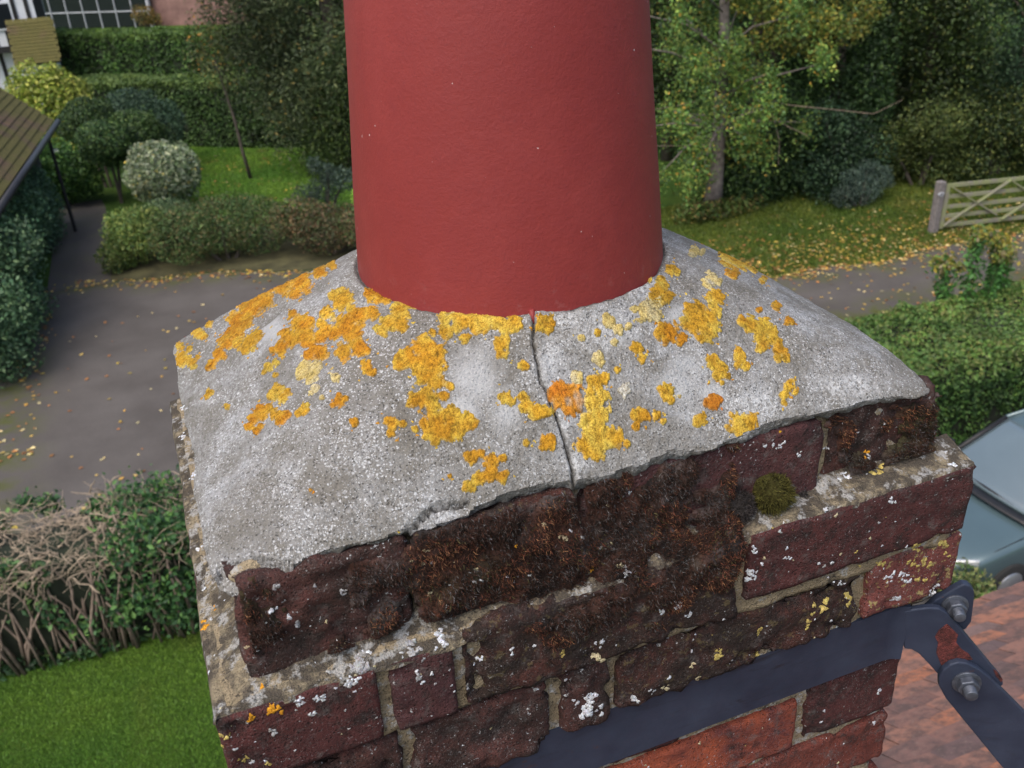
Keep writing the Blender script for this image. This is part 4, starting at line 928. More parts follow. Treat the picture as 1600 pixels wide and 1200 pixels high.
# ---- hedges: dense leafy boxes with an added dark solid core as occluder
def hedge(name, label, A, B, depth, h, n, size, pal, w=None, group=None, topcol=None, bare=0., lumpy=.12, seed=1):
    A, B = Vector((A[0], A[1], 0)), Vector((B[0], B[1], 0)); L = (B-A).length; ang = math.atan2(B.y-A.y, B.x-A.x)
    t = empty(name, A, label, 'hedge', group, ang)
    # core
    xs = np.linspace(.12, L-.12, max(8, int(L*5))); pr = [(.14, -.04), (.10, h*.3), (.10, h*.75), (.16, h-.16), (depth*.5, h-.10), (depth-.16, h-.16), (depth-.10, h*.5), (depth-.14, -.04)]
    V = np.array([[(x, p[0], p[1]) for p in pr] for x in xs]).reshape(-1, 3); V[:, 1:] += (np.stack([fbm(V, 1.6, 2, seed+3), fbm(V, 1.6, 2, seed+4)], -1)*.07)*(V[:, 2:3] > 0)
    i = np.arange(len(V)).reshape(len(xs), len(pr)); F = np.stack([i[:-1, :-1], i[:-1, 1:], i[1:, 1:], i[1:, :-1]], -1).reshape(-1, 4)
    caps = [(int(r[0]), int(r[a]), int(r[a+1]), int(r[a+2])) for r in (i[0], i[-1]) for a in (1, 3, 5)]
    npobj('dark_core', V, np.concatenate([F, np.array(caps)]), DARKCORE, t, smooth=True)  # added solid core, closes the view between the leaves
    # leaves over top, front, back and ends
    ar = np.array([L*h, L*h*.5, L*depth*1.2, depth*h, depth*h]); f = RNG.choice(5, n, p=ar/ar.sum()); u, v = RNG.uniform(0, 1, n), RNG.uniform(0, 1, n)
    P = np.zeros((n, 3)); N = np.zeros((n, 3))
    for k in range(5):
        q = f == k
        if k < 2: P[q] = np.stack([u[q]*L, np.full(q.sum(), 0. if k == 0 else depth), v[q]*h], -1); N[q] = (0, -1 if k == 0 else 1, .25)
        elif k == 2: P[q] = np.stack([u[q]*L, v[q]*depth, np.full(q.sum(), h)], -1); N[q] = (0, 0, 1)
        else: P[q] = np.stack([np.full(q.sum(), 0. if k == 3 else L), u[q]*depth, v[q]*h], -1); N[q] = (-1 if k == 3 else 1, 0, .2)
    P = P + N*(fbm(P, 1.3, 3, seed)*lumpy + vnoise(P, 5, seed+8)*.05 - np.abs(RNG.normal(0, .06, n)))[:, None]
    # rounded shoulders
    sh_ = np.clip((P[:, 2]-(h-.22))/.22, 0, 1); P[:, 1] = np.where(f == 0, P[:, 1]+.12*sh_**2, np.where(f == 1, P[:, 1]-.12*sh_**2, P[:, 1]))
    P[:, 2] = np.maximum(P[:, 2], .02)
    C = pick(pal, n, w)*np.clip(1+.5*fbm(P, 1.9, 3, seed+20), .45, 1.6)[:, None]
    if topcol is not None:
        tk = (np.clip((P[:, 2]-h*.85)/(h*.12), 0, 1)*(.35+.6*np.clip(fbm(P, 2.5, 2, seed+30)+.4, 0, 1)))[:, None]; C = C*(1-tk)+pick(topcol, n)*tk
    if bare:
        keep = (vnoise(P, 1.1, seed+40)*.6+vnoise(P, 3.5, seed+41)*.5 > bare-.9*(P[:, 2] < .25)-.0) ; P, N, C = P[keep], N[keep], C[keep]
    V, F, C = leafmesh(P, N, size, C); put('foliage', V, F, C, t); return t, L
G1 = [(.020, .055, .016), (.030, .075, .020), (.045, .10, .028), (.065, .125, .035)]
IVY = [(.016, .045, .020), (.024, .065, .026), (.045, .10, .040), (.08, .15, .05)]
YG = [(.15, .20, .03), (.22, .26, .05), (.10, .15, .025), (.28, .29, .08)]
DK = [(.014, .035, .014), (.022, .05, .018), (.035, .075, .022), (.06, .10, .03)]
BLUE = [(.032, .055, .048), (.048, .078, .068), (.075, .11, .095), (.022, .04, .033)]
# right hedge, between the drive and the parked car
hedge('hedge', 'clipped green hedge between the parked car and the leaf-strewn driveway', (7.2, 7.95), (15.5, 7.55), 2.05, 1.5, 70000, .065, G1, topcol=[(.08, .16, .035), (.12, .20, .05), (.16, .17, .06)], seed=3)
# left hedge: ivy over bare twigs, dry cut top
lt, LL = hedge('hedge', 'half-bare twiggy hedge with ivy and dry cut top beside the lower lawn', (-4.6, 9.0), (1.2, 8.62), 1.25, 1.42, 15000, .085, IVY, bare=.22, seed=5)
tw = MB(); rr = random.Random(4)
for k in range(170):                                   # bare upright stems on the lawn side
    x = rr.uniform(.1, LL-.1); y = rr.uniform(-.06, .12); hh = rr.uniform(.7, 1.35); dx = rr.uniform(-.35, .35)
    pts = [(x, y+.05, -.03), (x+dx*.35+rr.uniform(-.05, .05), y+rr.uniform(-.08, .04), hh*.4), (x+dx*.8, y+rr.uniform(-.1, .05), hh*.75), (x+dx+rr.uniform(-.15, .15), y+rr.uniform(-.06, .15), hh)]
    r0 = rr.choice([.009, .012, .016, .024]); tw.tube(pts, [r0, r0*.85, r0*.65, r0*.4], 5)
tag(tw.build('stems', BARK and TWIG, lt, True), kind='stuff')
tw = MB()
for k in range(2300):                                  # tangle of dry twigs along the cut top
    x = rr.uniform(0, LL); y = rr.uniform(-.08, 1.2); z = 1.30+rr.uniform(-.15, .17); p = [Vector((x, y, z))]; d = Vector((rr.uniform(-1, 1), rr.uniform(-.8, .5), rr.uniform(-.5, .45))).normalized()
    for j in range(4): d = (d+Vector((rr.uniform(-.8, .8), rr.uniform(-.8, .8), rr.uniform(-.55, .45)))).normalized(); p.append(p[-1]+d*rr.uniform(.05, .13))
    tw.tube(p, [.005, .0045, .004, .003, .002] if k % 6 else [.010, .009, .008, .006, .004], 4)
tag(tw.build('cut_twigs', simple('cut_twig', (.34, .27, .195), .9, .4, 9), lt, True), kind='stuff')
Pn = []
for (u, v, r, n_) in [(235,790,.42,900),(215,850,.40,900),(270,830,.30,700),(75,790,.16,200),(150,795,.14,150),(200,900,.3,500),(250,930,.35,700),(300,900,.3,600),(40,785,.12,120),(280,990,.25,400),(180,960,.15,200)]:
    c = gp(u, v, 1.35 if v < 860 else 1.0); c = np.array([c[0], max(c[1], 8.75), 1.36 if v < 860 else 1.0-(v-860)*.0045]); c[1] = min(c[1], 8.86) if v > 840 else c[1]
    Pn.append(c+RNG.normal(0, 1, (n_, 3))*[r*.55, r*.4, r*.42])
Pn = np.concatenate(Pn); Pn[:, 2] = np.clip(Pn[:, 2], .05, 1.72); Rm = Matrix.Rotation(-lt.rotation_euler.z, 3, 'Z'); Pl = (np.array(Rm)@(Pn-np.array(lt.location)).T).T
V, F, C = leafmesh(Pl, np.tile([0, -.6, .6], (len(Pl), 1)),   .075, pick([(.022, .065, .022), (.034, .095, .03), (.018, .05, .022), (.065, .14, .04)], len(Pl))); put('ivy', V, F, C, lt)

# left big ivy-clad shrub beside the courtyard
lob = [(rr.uniform(-1.5, 1.0), rr.uniform(-.2, 6.2), rr.uniform(.4, 2.0), .62, .8, .6) for _ in range(56)]+[(-.4, y, 1.0, 1.25, .9, 1.0) for y in np.linspace(.5, 6, 8)]
bush('evergreen_shrub', 'broad dark evergreen shrub bank along the left side of the asphalt courtyard', 'shrub', (-3.95, 17.0, 0), lob, 60000, .085, [(.028, .065, .036), (.045, .10, .05), (.07, .14, .07), (.11, .18, .10)], stems=6)
bush('ivy_column', 'grey-green ivy climbing below the gutter of the mossy tiled outbuilding', 'climber', (-3.0, 24.6, 0), [(0, 0, 1.1, .45, 1.0, 1.1), (.1, .9, .9, .4, .8, .9), (-.1, -.8, 1.3, .5, .8, .9), (.05, .4, 1.6, .35, .6, .6)], 9000, .08, [(.04, .085, .05), (.06, .12, .07), (.09, .15, .09)], stems=2)
# low shrubs in front of the lawn
bush('low_shrub', 'clipped dark green low shrub at the far edge of the courtyard', 'shrub', (1.05, 21.75, 0), [(-.9, 0, .75, .85, .8, .65), (0, .1, .8, 1.0, .85, .7), (.9, 0, .72, .9, .8, .62), (.3, .8, .75, 1.1, .7, .6), (-.6, .7, .7, .8, .7, .6)], 19000, .06, [(.026, .055, .018), (.04, .078, .024), (.06, .10, .034), (.10, .09, .04)], spread=.15)
bush('low_shrub', 'yellow-green shrub mound at the mouth of the garden path', 'shrub', (-.95, 22.5, 0), [(0, 0, .7, .7, .65, .7), (.35, .2, .85, .55, .5, .5), (-.45, -.3, .4, .45, .4, .4)], 8000, .07, [(.07, .12, .03), (.12, .17, .045), (.17, .2, .06), (.05, .10, .03)])
bush('low_shrub', 'grey-green shrub between the yellow-green mound and the clipped dark one', 'shrub', (-.15, 23.2, 0), [(0, 0, .75, .6, .55, .55), (.3, .3, .8, .45, .4, .4), (.5, -.2, .6, .5, .5, .5)], 6000, .06, [(.05, .09, .045), (.08, .125, .065), (.12, .16, .09), (.035, .065, .03)])
bush('bronze_shrub', 'brownish autumn shrub beside the clipped dark low shrub', 'shrub', (3.3, 20.9, 0), [(0, 0, .65, .9, .8, .6), (.8, -.4, .7, .7, .7, .55), (-.5, .5, .85, .8, .6, .5), (1.4, -.2, .6, .6, .6, .5)], 12000, .07, [(.06, .065, .03), (.10, .07, .04), (.045, .07, .025), (.14, .08, .05)], [3, 2, 3, 1.4])
bush('silver_conifer', 'feathery grey-blue conifer shrub at the foot of the weeping tree', 'shrub', (4.0, 24.2, 0), [(0, 0, .6, .5, .4, .4), (.5, -.3, .9, .4, .3, .35), (-.5, .2, .5, .4, .3, .3), (.1, -.2, 1.1, .25, .25, .3), (-.2, 0, 1.3, .2, .2, .25)], 2200, .13, BLUE, aspect=.18)
bush('low_shrub', 'bright lime-green sprig beside the foot of the red pot', 'shrub', (4.45, 21.6, 0), [(0, 0, .9, .3, .3, .4), (.15, .1, .55, .35, .3, .4)], 1400, .08, [(.16, .28, .04), (.11, .22, .03)])
# variegated ball on a stem
t = bush('variegated_ball_bush', 'round cream-variegated ball bush on the edge of the small lawn', 'shrub', (.05, 26.4, 0), [(0, 0, 1.12, .98, .98, .88), (.25, -.1, 1.3, .72, .72, .6), (-.3, 0, 1.05, .7, .7, .6)], 11500, .10, [(.12, .17, .10), (.20, .24, .17), (.30, .33, .26), (.07, .11, .05), (.42, .36, .10)], [3, 3, 2.2, 2, .28], spread=.12, stems=1)
# dark clipped trees and shrubs on the left
for (x, y, lobes, lab, pal, n_) in [
  (-1.25, 28.2, [(0, 0, 1.75, .82, .8, .62), (.25, .1, 1.65, .7, .7, .5)], 'dark clipped dome tree on a bare stem beside the ball bush', DK, 9000),
  (-.45, 29.6, [(0, 0, 1.7, .78, .75, .6), (.3, 0, 1.5, .6, .6, .5)], 'dark clipped dome tree behind the cream-variegated ball bush', [(.02, .045, .015), (.035, .07, .02), (.055, .09, .03)], 8000),
  (-1.55, 30.2, [(0, 0, 2.1, .75, .75, .6), (-.4, .2, 1.9, .7, .7, .55)], 'dark clipped dome tree standing behind the other domes near the yellow shrub', DK, 8000),
  (-.35, 31.6, [(0, 0, 1.75, .95, .9, .85), (.5, 0, 1.45, .9, .9, .8), (-.5, 0, 1.85, .6, .6, .5)], 'blue-green rounded shrub tree rising against the clipped hedge', [(.02, .045, .03), (.03, .06, .042), (.045, .085, .055)], 8000)]:
    bush('dome_tree', lab, 'tree', (x, y, 0), lobes, n_, .085, pal, stems=2, spread=.12, group='clipped dome trees by the path')
bush('flowering_shrub', 'mid green shrub with a white flower beside the tiled outbuilding', 'shrub', (-2.75, 28.9, 0), [(0, 0, 1.0, .9, .8, 1.0), (.5, -.1, .8, .7, .7, .8), (-.4, 0, 1.3, .6, .6, .8)], 9000, .10, [(.022, .065, .02), (.04, .10, .03), (.07, .15, .04), (.10, .2, .05)])
bush('white_rose', 'single white flower on the green shrub by the outbuilding', 'flower', tuple(gp(86, 238, 1.95)), [(0, 0, 0, .09, .09, .07)], 40, .09, [(.75, .75, .72)], stems=0)
bush('yellow_shrub', 'tall yellow-green leaved shrub between the tiled outbuilding and the timbered house', 'shrub', (-2.65, 32.6, 0), [(0, 0, 2.0, .95, .9, 1.3), (.5, -.2, 1.4, .8, .8, 1.1), (-.5, .2, 2.6, .85, .8, .9), (.5, .1, 2.3, .7, .7, .8), (.2, .3, 3.0, .4, .4, .4), (.8, 0, 1.0, .5, .5, .6)], 12000, .13, YG, stems=3)
# clipped hedges at the end of the garden
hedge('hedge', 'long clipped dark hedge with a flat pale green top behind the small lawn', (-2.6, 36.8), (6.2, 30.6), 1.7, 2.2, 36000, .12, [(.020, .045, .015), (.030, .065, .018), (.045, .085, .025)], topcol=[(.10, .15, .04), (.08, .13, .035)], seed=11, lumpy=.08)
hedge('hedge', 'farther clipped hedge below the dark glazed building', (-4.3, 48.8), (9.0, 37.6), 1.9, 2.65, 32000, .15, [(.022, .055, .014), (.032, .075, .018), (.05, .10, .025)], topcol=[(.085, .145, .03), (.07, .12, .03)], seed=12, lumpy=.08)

# ---- trees
def tree(name, label, base, trunkpts, trad, lobes, n, size, pal, w=None, branches=(), bark=None, spread=.35, hang=0., group=None, aspect=.55):
    t = empty(name, tuple(base), label, 'tree', group)
    m = MB(); m.tube(trunkpts, trad, 10)
    top = Vector(trunkpts[-1])
    for i, L in enumerate(lobes):
        if i % 2: continue
        q = Vector(L[:3]); hz = max(.22*top.z, min(.97*top.z, q.z-.9)); k = max(1, min(len(trunkpts)-1, next((j for j, p in enumerate(trunkpts) if p[2] >= hz), len(trunkpts)-1))); pa, pb_ = Vector(trunkpts[k-1]), Vector(trunkpts[k]); s = pa.lerp(pb_, min(1, max(0, (hz-pa.z)/max(.01, pb_.z-pa.z)))); mid = (s+q)/2+Vector((random.uniform(-.2, .2), random.uniform(-.2, .2), .15))
        m.tube([s, mid, q], [trad[min(k, len(trad)-1)]*.26, .022, .008], 6)
    m.build('trunk', bark or BARK, t, True)
    for pts in branches: MB().tube(pts, [.013*(1-i/(len(pts)+1)) for i in range(len(pts))], 6).build('branch', TWIG, t, True)
    P, d, k = clumps(lobes, n, spread)
    if hang: P[:, 2] -= np.abs(RNG.normal(0, hang, n))*(RNG.uniform(0, 1, n) < .7); d = d*.4+np.array([0, 0, .1])
    P[:, 2] = np.maximum(P[:, 2], .06); kf = np.array([random.uniform(.65, 1.35) for _ in lobes])[k][:, None]
    V, F, C = leafmesh(P, d, size, pick(pal, n, w)*kf, aspect); put('crown', V, F, C, t); return t
# weeping evergreen left of the pot
wl_ = crownlobes(3.5, 2.8, 1.2, 10.5, 60, .25, 3, .25)+[(-2.6, -.8, 5.2, 1.1, .9, 1.2), (-3.0, -.5, 6.5, 1.2, 1., 1.2), (-2.2, -1., 4.2, 1., .8, 1.)]
tree('weeping_tree', 'large dark weeping tree behind the small lawn, left of the red pot', (5.6, 29.0, 0), [(0, 0, -.1), (.1, 0, 3), (0, .1, 6), (0, 0, 9)], [.35, .28, .2, .08], wl_, 80000, .14, [(.025, .042, .018), (.04, .06, .025), (.06, .085, .04), (.09, .11, .055), (.16, .13, .04)], [3, 4, 3, 1.6, .35], hang=.55, aspect=.3)
bush('dark_conifer', 'dense dark conifer skirt under the weeping tree', 'conifer', (5.35, 27.4, 0), [(0, 0, 1.4, 1.5, 1.2, 1.7), (.5, .2, 2.6, 1.2, 1.0, 1.6), (-.5, 0, .7, 1.0, .8, .9), (1.3, 0, 1.2, 1.0, 1., 1.4)], 15000, .12, [(.022, .045, .012), (.035, .065, .015), (.055, .085, .02)], aspect=.3)
sp = gp(392, 279)
tree('young_tree', 'slim young tree with a bare stem on the small lawn', tuple(sp), [(0, 0, -.05), (-.1, 0, .9), (-.15, .02, 1.8), (-.3, 0, 2.9), (-.4, 0, 3.6)], [.06, .05, .045, .03, .015], [(-.3, 0, 3.3, .7, .6, .8), (-.7, .1, 3.7, .6, .6, .6), (.1, 0, 3.8, .6, .5, .6), (-.4, 0, 4.4, .7, .6, .7)], 1500, .09, [(.05, .07, .025), (.09, .10, .03), (.25, .14, .03)], [4, 2, .5])
# birch by the driveway, autumn leaves
tb = gp(1112, 328)
bl = []; r5 = random.Random(12)
for k in range(170):
    h = r5.uniform(.9, 8.6); rad = np.interp(h, [.9, 3, 6, 9], [1.5, 2.4, 2.9, 2.4])*r5.uniform(.15, 1.); a = r5.uniform(0, 6.28); s = r5.uniform(.22, .5); bl.append((rad*math.cos(a), rad*math.sin(a), h-.12*rad, s*1.1, s*1.1, s*1.25))
def bpx(*pts):
    out = []
    for (u, v, dist) in pts: q = CAM+ray(u, v)*dist - tb; out.append(tuple(q))
    return out
br = [bpx((1140,150,24.6),(1240,165,24.),(1310,172,23.8),(1365,178,23.6),(1410,156,23.4)), bpx((1150,130,24.6),(1240,105,24),(1330,118,23.6)), bpx((1150,110,24.6),(1210,190,24),(1218,220,23.8),(1216,258,23.6)), bpx((1218,218,23.8),(1250,245,23.6),(1270,265,23.4)), bpx((1180,150,24.4),(1215,190,23.9),(1262,212,23.6)), bpx((1310,172,23.8),(1330,215,23.5),(1330,240,23.4)), bpx((1120,150,24.6),(1060,165,24.3),(1015,172,24.)), bpx((1110,200,24.7),(1050,218,24.4),(1020,214,24.2)), bpx((1110,225,24.7),(1060,228,24.4),(1010,228,24.2)), bpx((1300,170,23.8),(1350,190,23.6),(1390,212,23.4))]
tree('birch_tree', 'broad tree with yellowing leaves and a pale trunk beside the driveway lawn', tuple(tb), [(0, 0, -.1), (.05, 0, .8), (.12, .05, 2.), (.15, .1, 4), (.1, .2, 6.5), (0, .2, 9)], [.27, .21, .17, .13, .09, .04], bl, 46000, .085, [(.055, .115, .028), (.085, .165, .04), (.13, .20, .045), (.17, .20, .045), (.30, .19, .035), (.06, .11, .055)], [3, 4, 3, 1.8, .45, 1.2], br[::2], PALEBARK, .75, hang=.22)
# yellow-leaved overhanging spray right of the birch top
tree('yellow_leaved_tree', 'tall tree with yellow-green leaves overhanging above the birch', (15.1, 20.9, 0), [(0, 0, -.1), (0, 0, 3), (-.1, 0, 6), (-.1, 0, 8)], [.22, .18, .13, .05], [(-.8, -1.8, 4.6, .7, .6, .45), (.3, -2.0, 4.3, .6, .6, .4), (.9, -2.3, 4.1, .55, .5, .35), (-1.5, -1.5, 5.0, .7, .6, .45), (-.3, -1.5, 5.2, .8, .7, .5), (.8, -1.6, 4.9, .7, .6, .45), (-1.2, -1.9, 4.1, .5, .5, .35), (.2, -2.2, 3.7, .45, .4, .3), (1.5, -2.2, 4.5, .5, .5, .35), (-.5, -2.0, 3.9, .45, .4, .3)], 7000, .095, [(.10, .14, .03), (.15, .18, .04), (.07, .11, .025), (.22, .19, .04)])
# dark wood beyond the lawn
WD = [(17.0, 20.0, 1.9, 6.5), (19.6, 19.6, 2.1, 7.0), (22.3, 19.0, 2.2, 7.5), (25.2, 18.6, 2.2, 8.), (14.3, 24.0, 2.3, 7.5), (18.2, 24.5, 2.6, 9), (22.6, 23.6, 2.6, 9), (27.5, 22.6, 2.8, 9), (11.2, 27.5, 2.6, 8.5), (15.6, 29.5, 2.8, 10), (20.5, 29.5, 2.9, 10), (26, 28.5, 3., 10), (9.3, 33, 3., 10), (32, 27, 3., 10), (29.5, 19.5, 2.5, 8)]
tones = [[(.010, .025, .009), (.017, .040, .012), (.03, .065, .019), (.06, .105, .03)], [(.012, .025, .008), (.02, .039, .011), (.037, .062, .015), (.085, .10, .028)], [(.009, .023, .013), (.015, .036, .019), (.027, .058, .03), (.05, .095, .045)]]
lab = ['dense dark woodland tree', 'olive-tinged woodland tree', 'deep blue-green woodland tree']
where = ['just behind the field gate hedge line', 'overhanging the lawn beyond the driveway', 'behind the birch', 'deep in the wood']
for i, (x, y, r, h_) in enumerate(WD):
    lb = crownlobes(r, r, .3 if y < 21 else 1., h_, 26, .36, 40+i)
    lbl = lab[i % 3]+(' at the front edge of the wood beyond the gate' if y < 21 else ' deep in the wood behind the driveway lawn')
    tree('woodland_tree', lbl, (x, y, 0), [(0, 0, -.1), (.1, 0, h_*.35), (0, .1, h_*.7), (0, 0, h_*.92)], [.2, .17, .1, .04], lb, 34000 if y < 21 else 20000, .10 if y < 21 else .12, tones[i % 3], [3, 4, 2.5, .9], group='trees of the dark wood')
for j, (x, y, h_, lab_) in enumerate([(14.6, 19.4, 1.5, 'low dark scrub at the wood edge next to the birch'), (16.6, 18.7, 2.0, 'dense dark scrub at the wood edge behind the blue-grey conifer'), (18.7, 18.3, 1.9, 'olive scrub at the wood edge behind the field gate post'), (20.9, 18.0, 2.2, 'tall dark scrub behind the middle of the field gate'), (23.2, 17.6, 2.2, 'dark scrub behind the hinge end of the field gate')]):
    bush('scrub', lab_, 'scrub', (x, y, 0), [(random.uniform(-1.1, 1.1), random.uniform(-.4, .5), random.uniform(.3, h_), .75, .6, .6) for _ in range(14)], 13000, .085, [tones[0], tones[2], [(.03, .05, .014), (.05, .075, .02), (.08, .10, .03)], tones[1], tones[0]][j], stems=3)
bush('blue_conifer_shrub', 'blue-grey conifer shrub at the shaded edge of the driveway lawn', 'shrub', tuple(gp(1345, 322)), [(0, 0, .4, .5, .4, .35), (.55, .1, .6, .4, .35, .35), (-.55, 0, .35, .4, .3, .3), (.3, .3, .85, .3, .3, .25), (-.2, .2, .7, .3, .3, .25)], 3600, .10, BLUE, aspect=.2)
bush('undergrowth', 'dark undergrowth in the shade beside the birch trunk', 'undergrowth', tuple(gp(1200, 305)), [(-.7, 0, .5, .9, .6, .5), (.4, .2, .7, 1.0, .6, .7), (1.3, .3, .6, .8, .6, .6), (0, 1.0, 1.2, 1.6, .7, 1.1)], 7000, .10, [(.02, .035, .022), (.04, .05, .025), (.05, .045, .03)])
bush('ground_cover', 'low leafy growth round the foot of the birch trunk', 'ground cover', tuple(gp(1120, 340)), [(0, 0, .2, .9, .5, .25), (.8, .1, .2, .7, .4, .22), (-.7, 0, .25, .6, .4, .3)], 2500, .09, [(.045, .09, .02), (.08, .12, .03), (.12, .10, .03)])
# ================================================================== BUILDINGS AT THE BACK LEFT
M_GUT = simple('black_gutter', (.022, .022, .026), .45, .2, 5); M_WHITE = simple('white_render', (.62, .64, .68), .8, .08, 2); M_BLACK = simple('black_timber', (.016, .015, .016), .7, .3, 8)
M_PANE = simple('dark_pane', (.012, .015, .019), .08, .1, 1, spec=.6); M_BAR = simple('white_bar', (.36, .38, .41), .6, .1, 3); M_PINKB = simple('pink_brick_wall', (.20, .115, .10), .9, .3, 1.5)
def mossy_tile_mat():
    m = NT('mossy_tile'); r = m.n('ShaderNodeObjectInfo').outputs['Random']; P = m.n('ShaderNodeNewGeometry').outputs['Position']
    c = m.ramp(r, [(0., (.085, .052, .048)), (.4, (.12, .07, .058)), (.7, (.10, .058, .06)), (1., (.15, .085, .065))])
    c = m.mix(m.ramp(m.noise(.55, 3, .6, P), [(.30, 0.), (.44, .85)]), c, (.095, .092, .026))
    c = m.mix(m.math('MULTIPLY', m.ramp(m.noise(9, 3, .6, P), [(.5, 0.), (.66, 1.)]), .5), c, (.05, .05, .02)); return m.set(c, .92, 0, .2)
M_MTILE = mossy_tile_mat()
def tiled_slope(parent, E0, E1, up, slope_len, tw, tg, org, deckmat, maxn=300, thick=.02):
    """plain tiles laid from the eave E0-E1 up the slope vector 'up' (unit)"""
    E0, E1, up, org = Vector(E0), Vector(E1), Vector(up), Vector(org); e = (E1-E0); L = e.length; e.normalize(); nn = e.cross(up).normalized()
    if nn.z < 0: nn = -nn
    d = MB(); k = [E0-org-nn*.05, E1-org-nn*.05, E1+up*slope_len-org-nn*.05, E0+up*slope_len-org-nn*.05]
    d.v = [tuple(p) for p in k]+[tuple(p-nn*.08) for p in k]; d.f = [(0, 1, 2, 3), (7, 6, 5, 4), (0, 4, 5, 1), (1, 5, 6, 2), (2, 6, 7, 3), (3, 7, 4, 0)]; rf = d.build('roof', deckmat, parent)
    t = MB().box((-tw/2+.004, -.0, -thick/2), (tw/2-.004, tg*1.6, thick/2)).build('tile', M_MTILE, rf); me = t.data; bpy.data.objects.remove(t)
    B = Matrix((e, up, nn)).transposed().to_4x4(); num = 0
    rest = MB()
    for c in range(int(L/tw)):
        for r in range(int(slope_len/tg)):
            p = E0+e*(tw*(c+.5)+(tw/2 if r % 2 else 0)*.98)+up*(r*tg)-org
            if num >= maxn:
                M_ = Matrix.Translation(p) @ B @ Matrix.Rotation(-thick*.9/tg, 4, 'X'); n_ = len(rest.v); rest.v += [tuple(M_ @ v.co) for v in me.vertices]; rest.f += [tuple(n_+i for i in q.vertices) for q in me.polygons]; continue
            o = bpy.data.objects.new('tile', me); o.parent = rf; COL.objects.link(o); o.matrix_local = Matrix.Translation(p+nn*.0) @ B @ Matrix.Rotation(-thick*.9/tg+random.uniform(-.01, .01), 4, 'X'); num += 1
    if rest.v: tag(rest.build('tiles', M_MTILE, rf), kind='stuff')
    return rf
# outbuilding with mossy tiled roof and black gutter
E0, E1 = gp(85, 191, 2.6), gp(-25, 352, 2.6); OB = (E0[0]-1.5, (E0[1]+E1[1])/2, 0)
ob = empty('outbuilding', OB, 'low outbuilding with mossy tiled roof and black gutter beside the path', 'outbuilding')
ed = Vector(E1-E0).normalized(); side = Vector((ed.y, -ed.x, 0)); side = side if side.x < 0 else -side; upv = (side*math.cos(math.radians(42))+Vector((0, 0, math.sin(math.radians(42))))).normalized()
tiled_slope(ob, Vector(E0)+Vector((0, 0, .06)), Vector(E1)+Vector((0, 0, .06)), upv, 3.0, .21, .17, OB, M_BLACK)
MB().tube([Vector(E0)-Vector(OB)-side*.08-ed*.05, Vector(E1)-Vector(OB)-side*.08], .075, 10).build('gutter', M_GUT, ob, True)
wm = MB(); a, b = Vector(E0)-Vector(OB)+side*.55+ed*.3, Vector(E1)-Vector(OB)+side*.55; bk = side*4.2
wm.v = [tuple(p) for p in (Vector((a.x, a.y, 0)), Vector((b.x, b.y, 0)), Vector((b.x, b.y, 0))+bk, Vector((a.x, a.y, 0))+bk)]+[tuple(p) for p in (Vector((a.x, a.y, 2.85)), Vector((b.x, b.y, 2.85)), Vector((b.x, b.y, 2.85))+bk, Vector((a.x, a.y, 2.85))+bk)]
wm.f = [(0, 1, 5, 4), (1, 2, 6, 5), (2, 3, 7, 6), (3, 0, 4, 7), (4, 5, 6, 7)]; wm.build('wall', simple('shaded_wall', (.05, .045, .045), .85, .3, 4), ob)  # wall coloured dark to carry the shade below the eave
MB().tube([(E0[0]-OB[0]-.1, E0[1]-OB[1]-1.4, 0), (E0[0]-OB[0]-.12, E0[1]-OB[1]-1.4, 2.55)], .045, 8).build('post', M_BLACK, ob)
# timber-framed house with a tiled porch
hb = gp(76, 168); th = empty('timbered_house', tuple(hb), 'white and black timber-framed house with a small tiled porch', 'house')
MB().box((-6, 1.2, 0), (.15, 6, 2.35)).build('wall', M_WHITE, th)
MB().box((-6.2, .55, 2.40), (.45, 6.2, 6.5)).build('upper_storey', M_WHITE, th)
for k in range(13): MB().box((-5.9+k*.5, .51, 2.56), (-5.9+k*.5+.16, .56, 6.4)).build('timber', M_BLACK, th)
for k in range(10): MB().box((.44, .75+k*.5, 2.56), (.49, .75+k*.5+.16, 6.4)).build('timber', M_BLACK, th)
MB().box((-6.25, .50, 2.30), (.50, 6.2, 2.56)).build('jetty_beam', M_BLACK, th)
wf = MB().box((-1.5, .46, 3.2), (-.4, .52, 4.3)).build('window_frame', M_WHITE, th); MB().box((-1.42, .44, 3.28), (-.48, .47, 4.22)).build('pane', M_PANE, wf)
for k in range(9): MB().box((-5.8+k*.62, 1.15, .1), (-5.8+k*.62+.15, 1.21, 2.3)).build('timber', M_BLACK, th)
pw = MB().box((-.6, -.75, 0), (.85, 1.2, 2.0)).build('porch', M_WHITE, th)
MB().box((.60, -.79, .0), (.72, -.74, 2.0)).build('timber', M_BLACK, pw)
a = Vector(hb)+Vector((-.75, -1.05, 1.98)); tiled_slope(th, a, a+Vector((1.8, 0, 0)), Vector((0, math.cos(.93), math.sin(.93))), 1.95, .16, .15, hb, M_BLACK, 140)
MB().prism([(-.95, 1.95), (.15, 1.95), (.15, 3.35)], -.68, .98, 0).build('porch_gable', M_BLACK, pw)
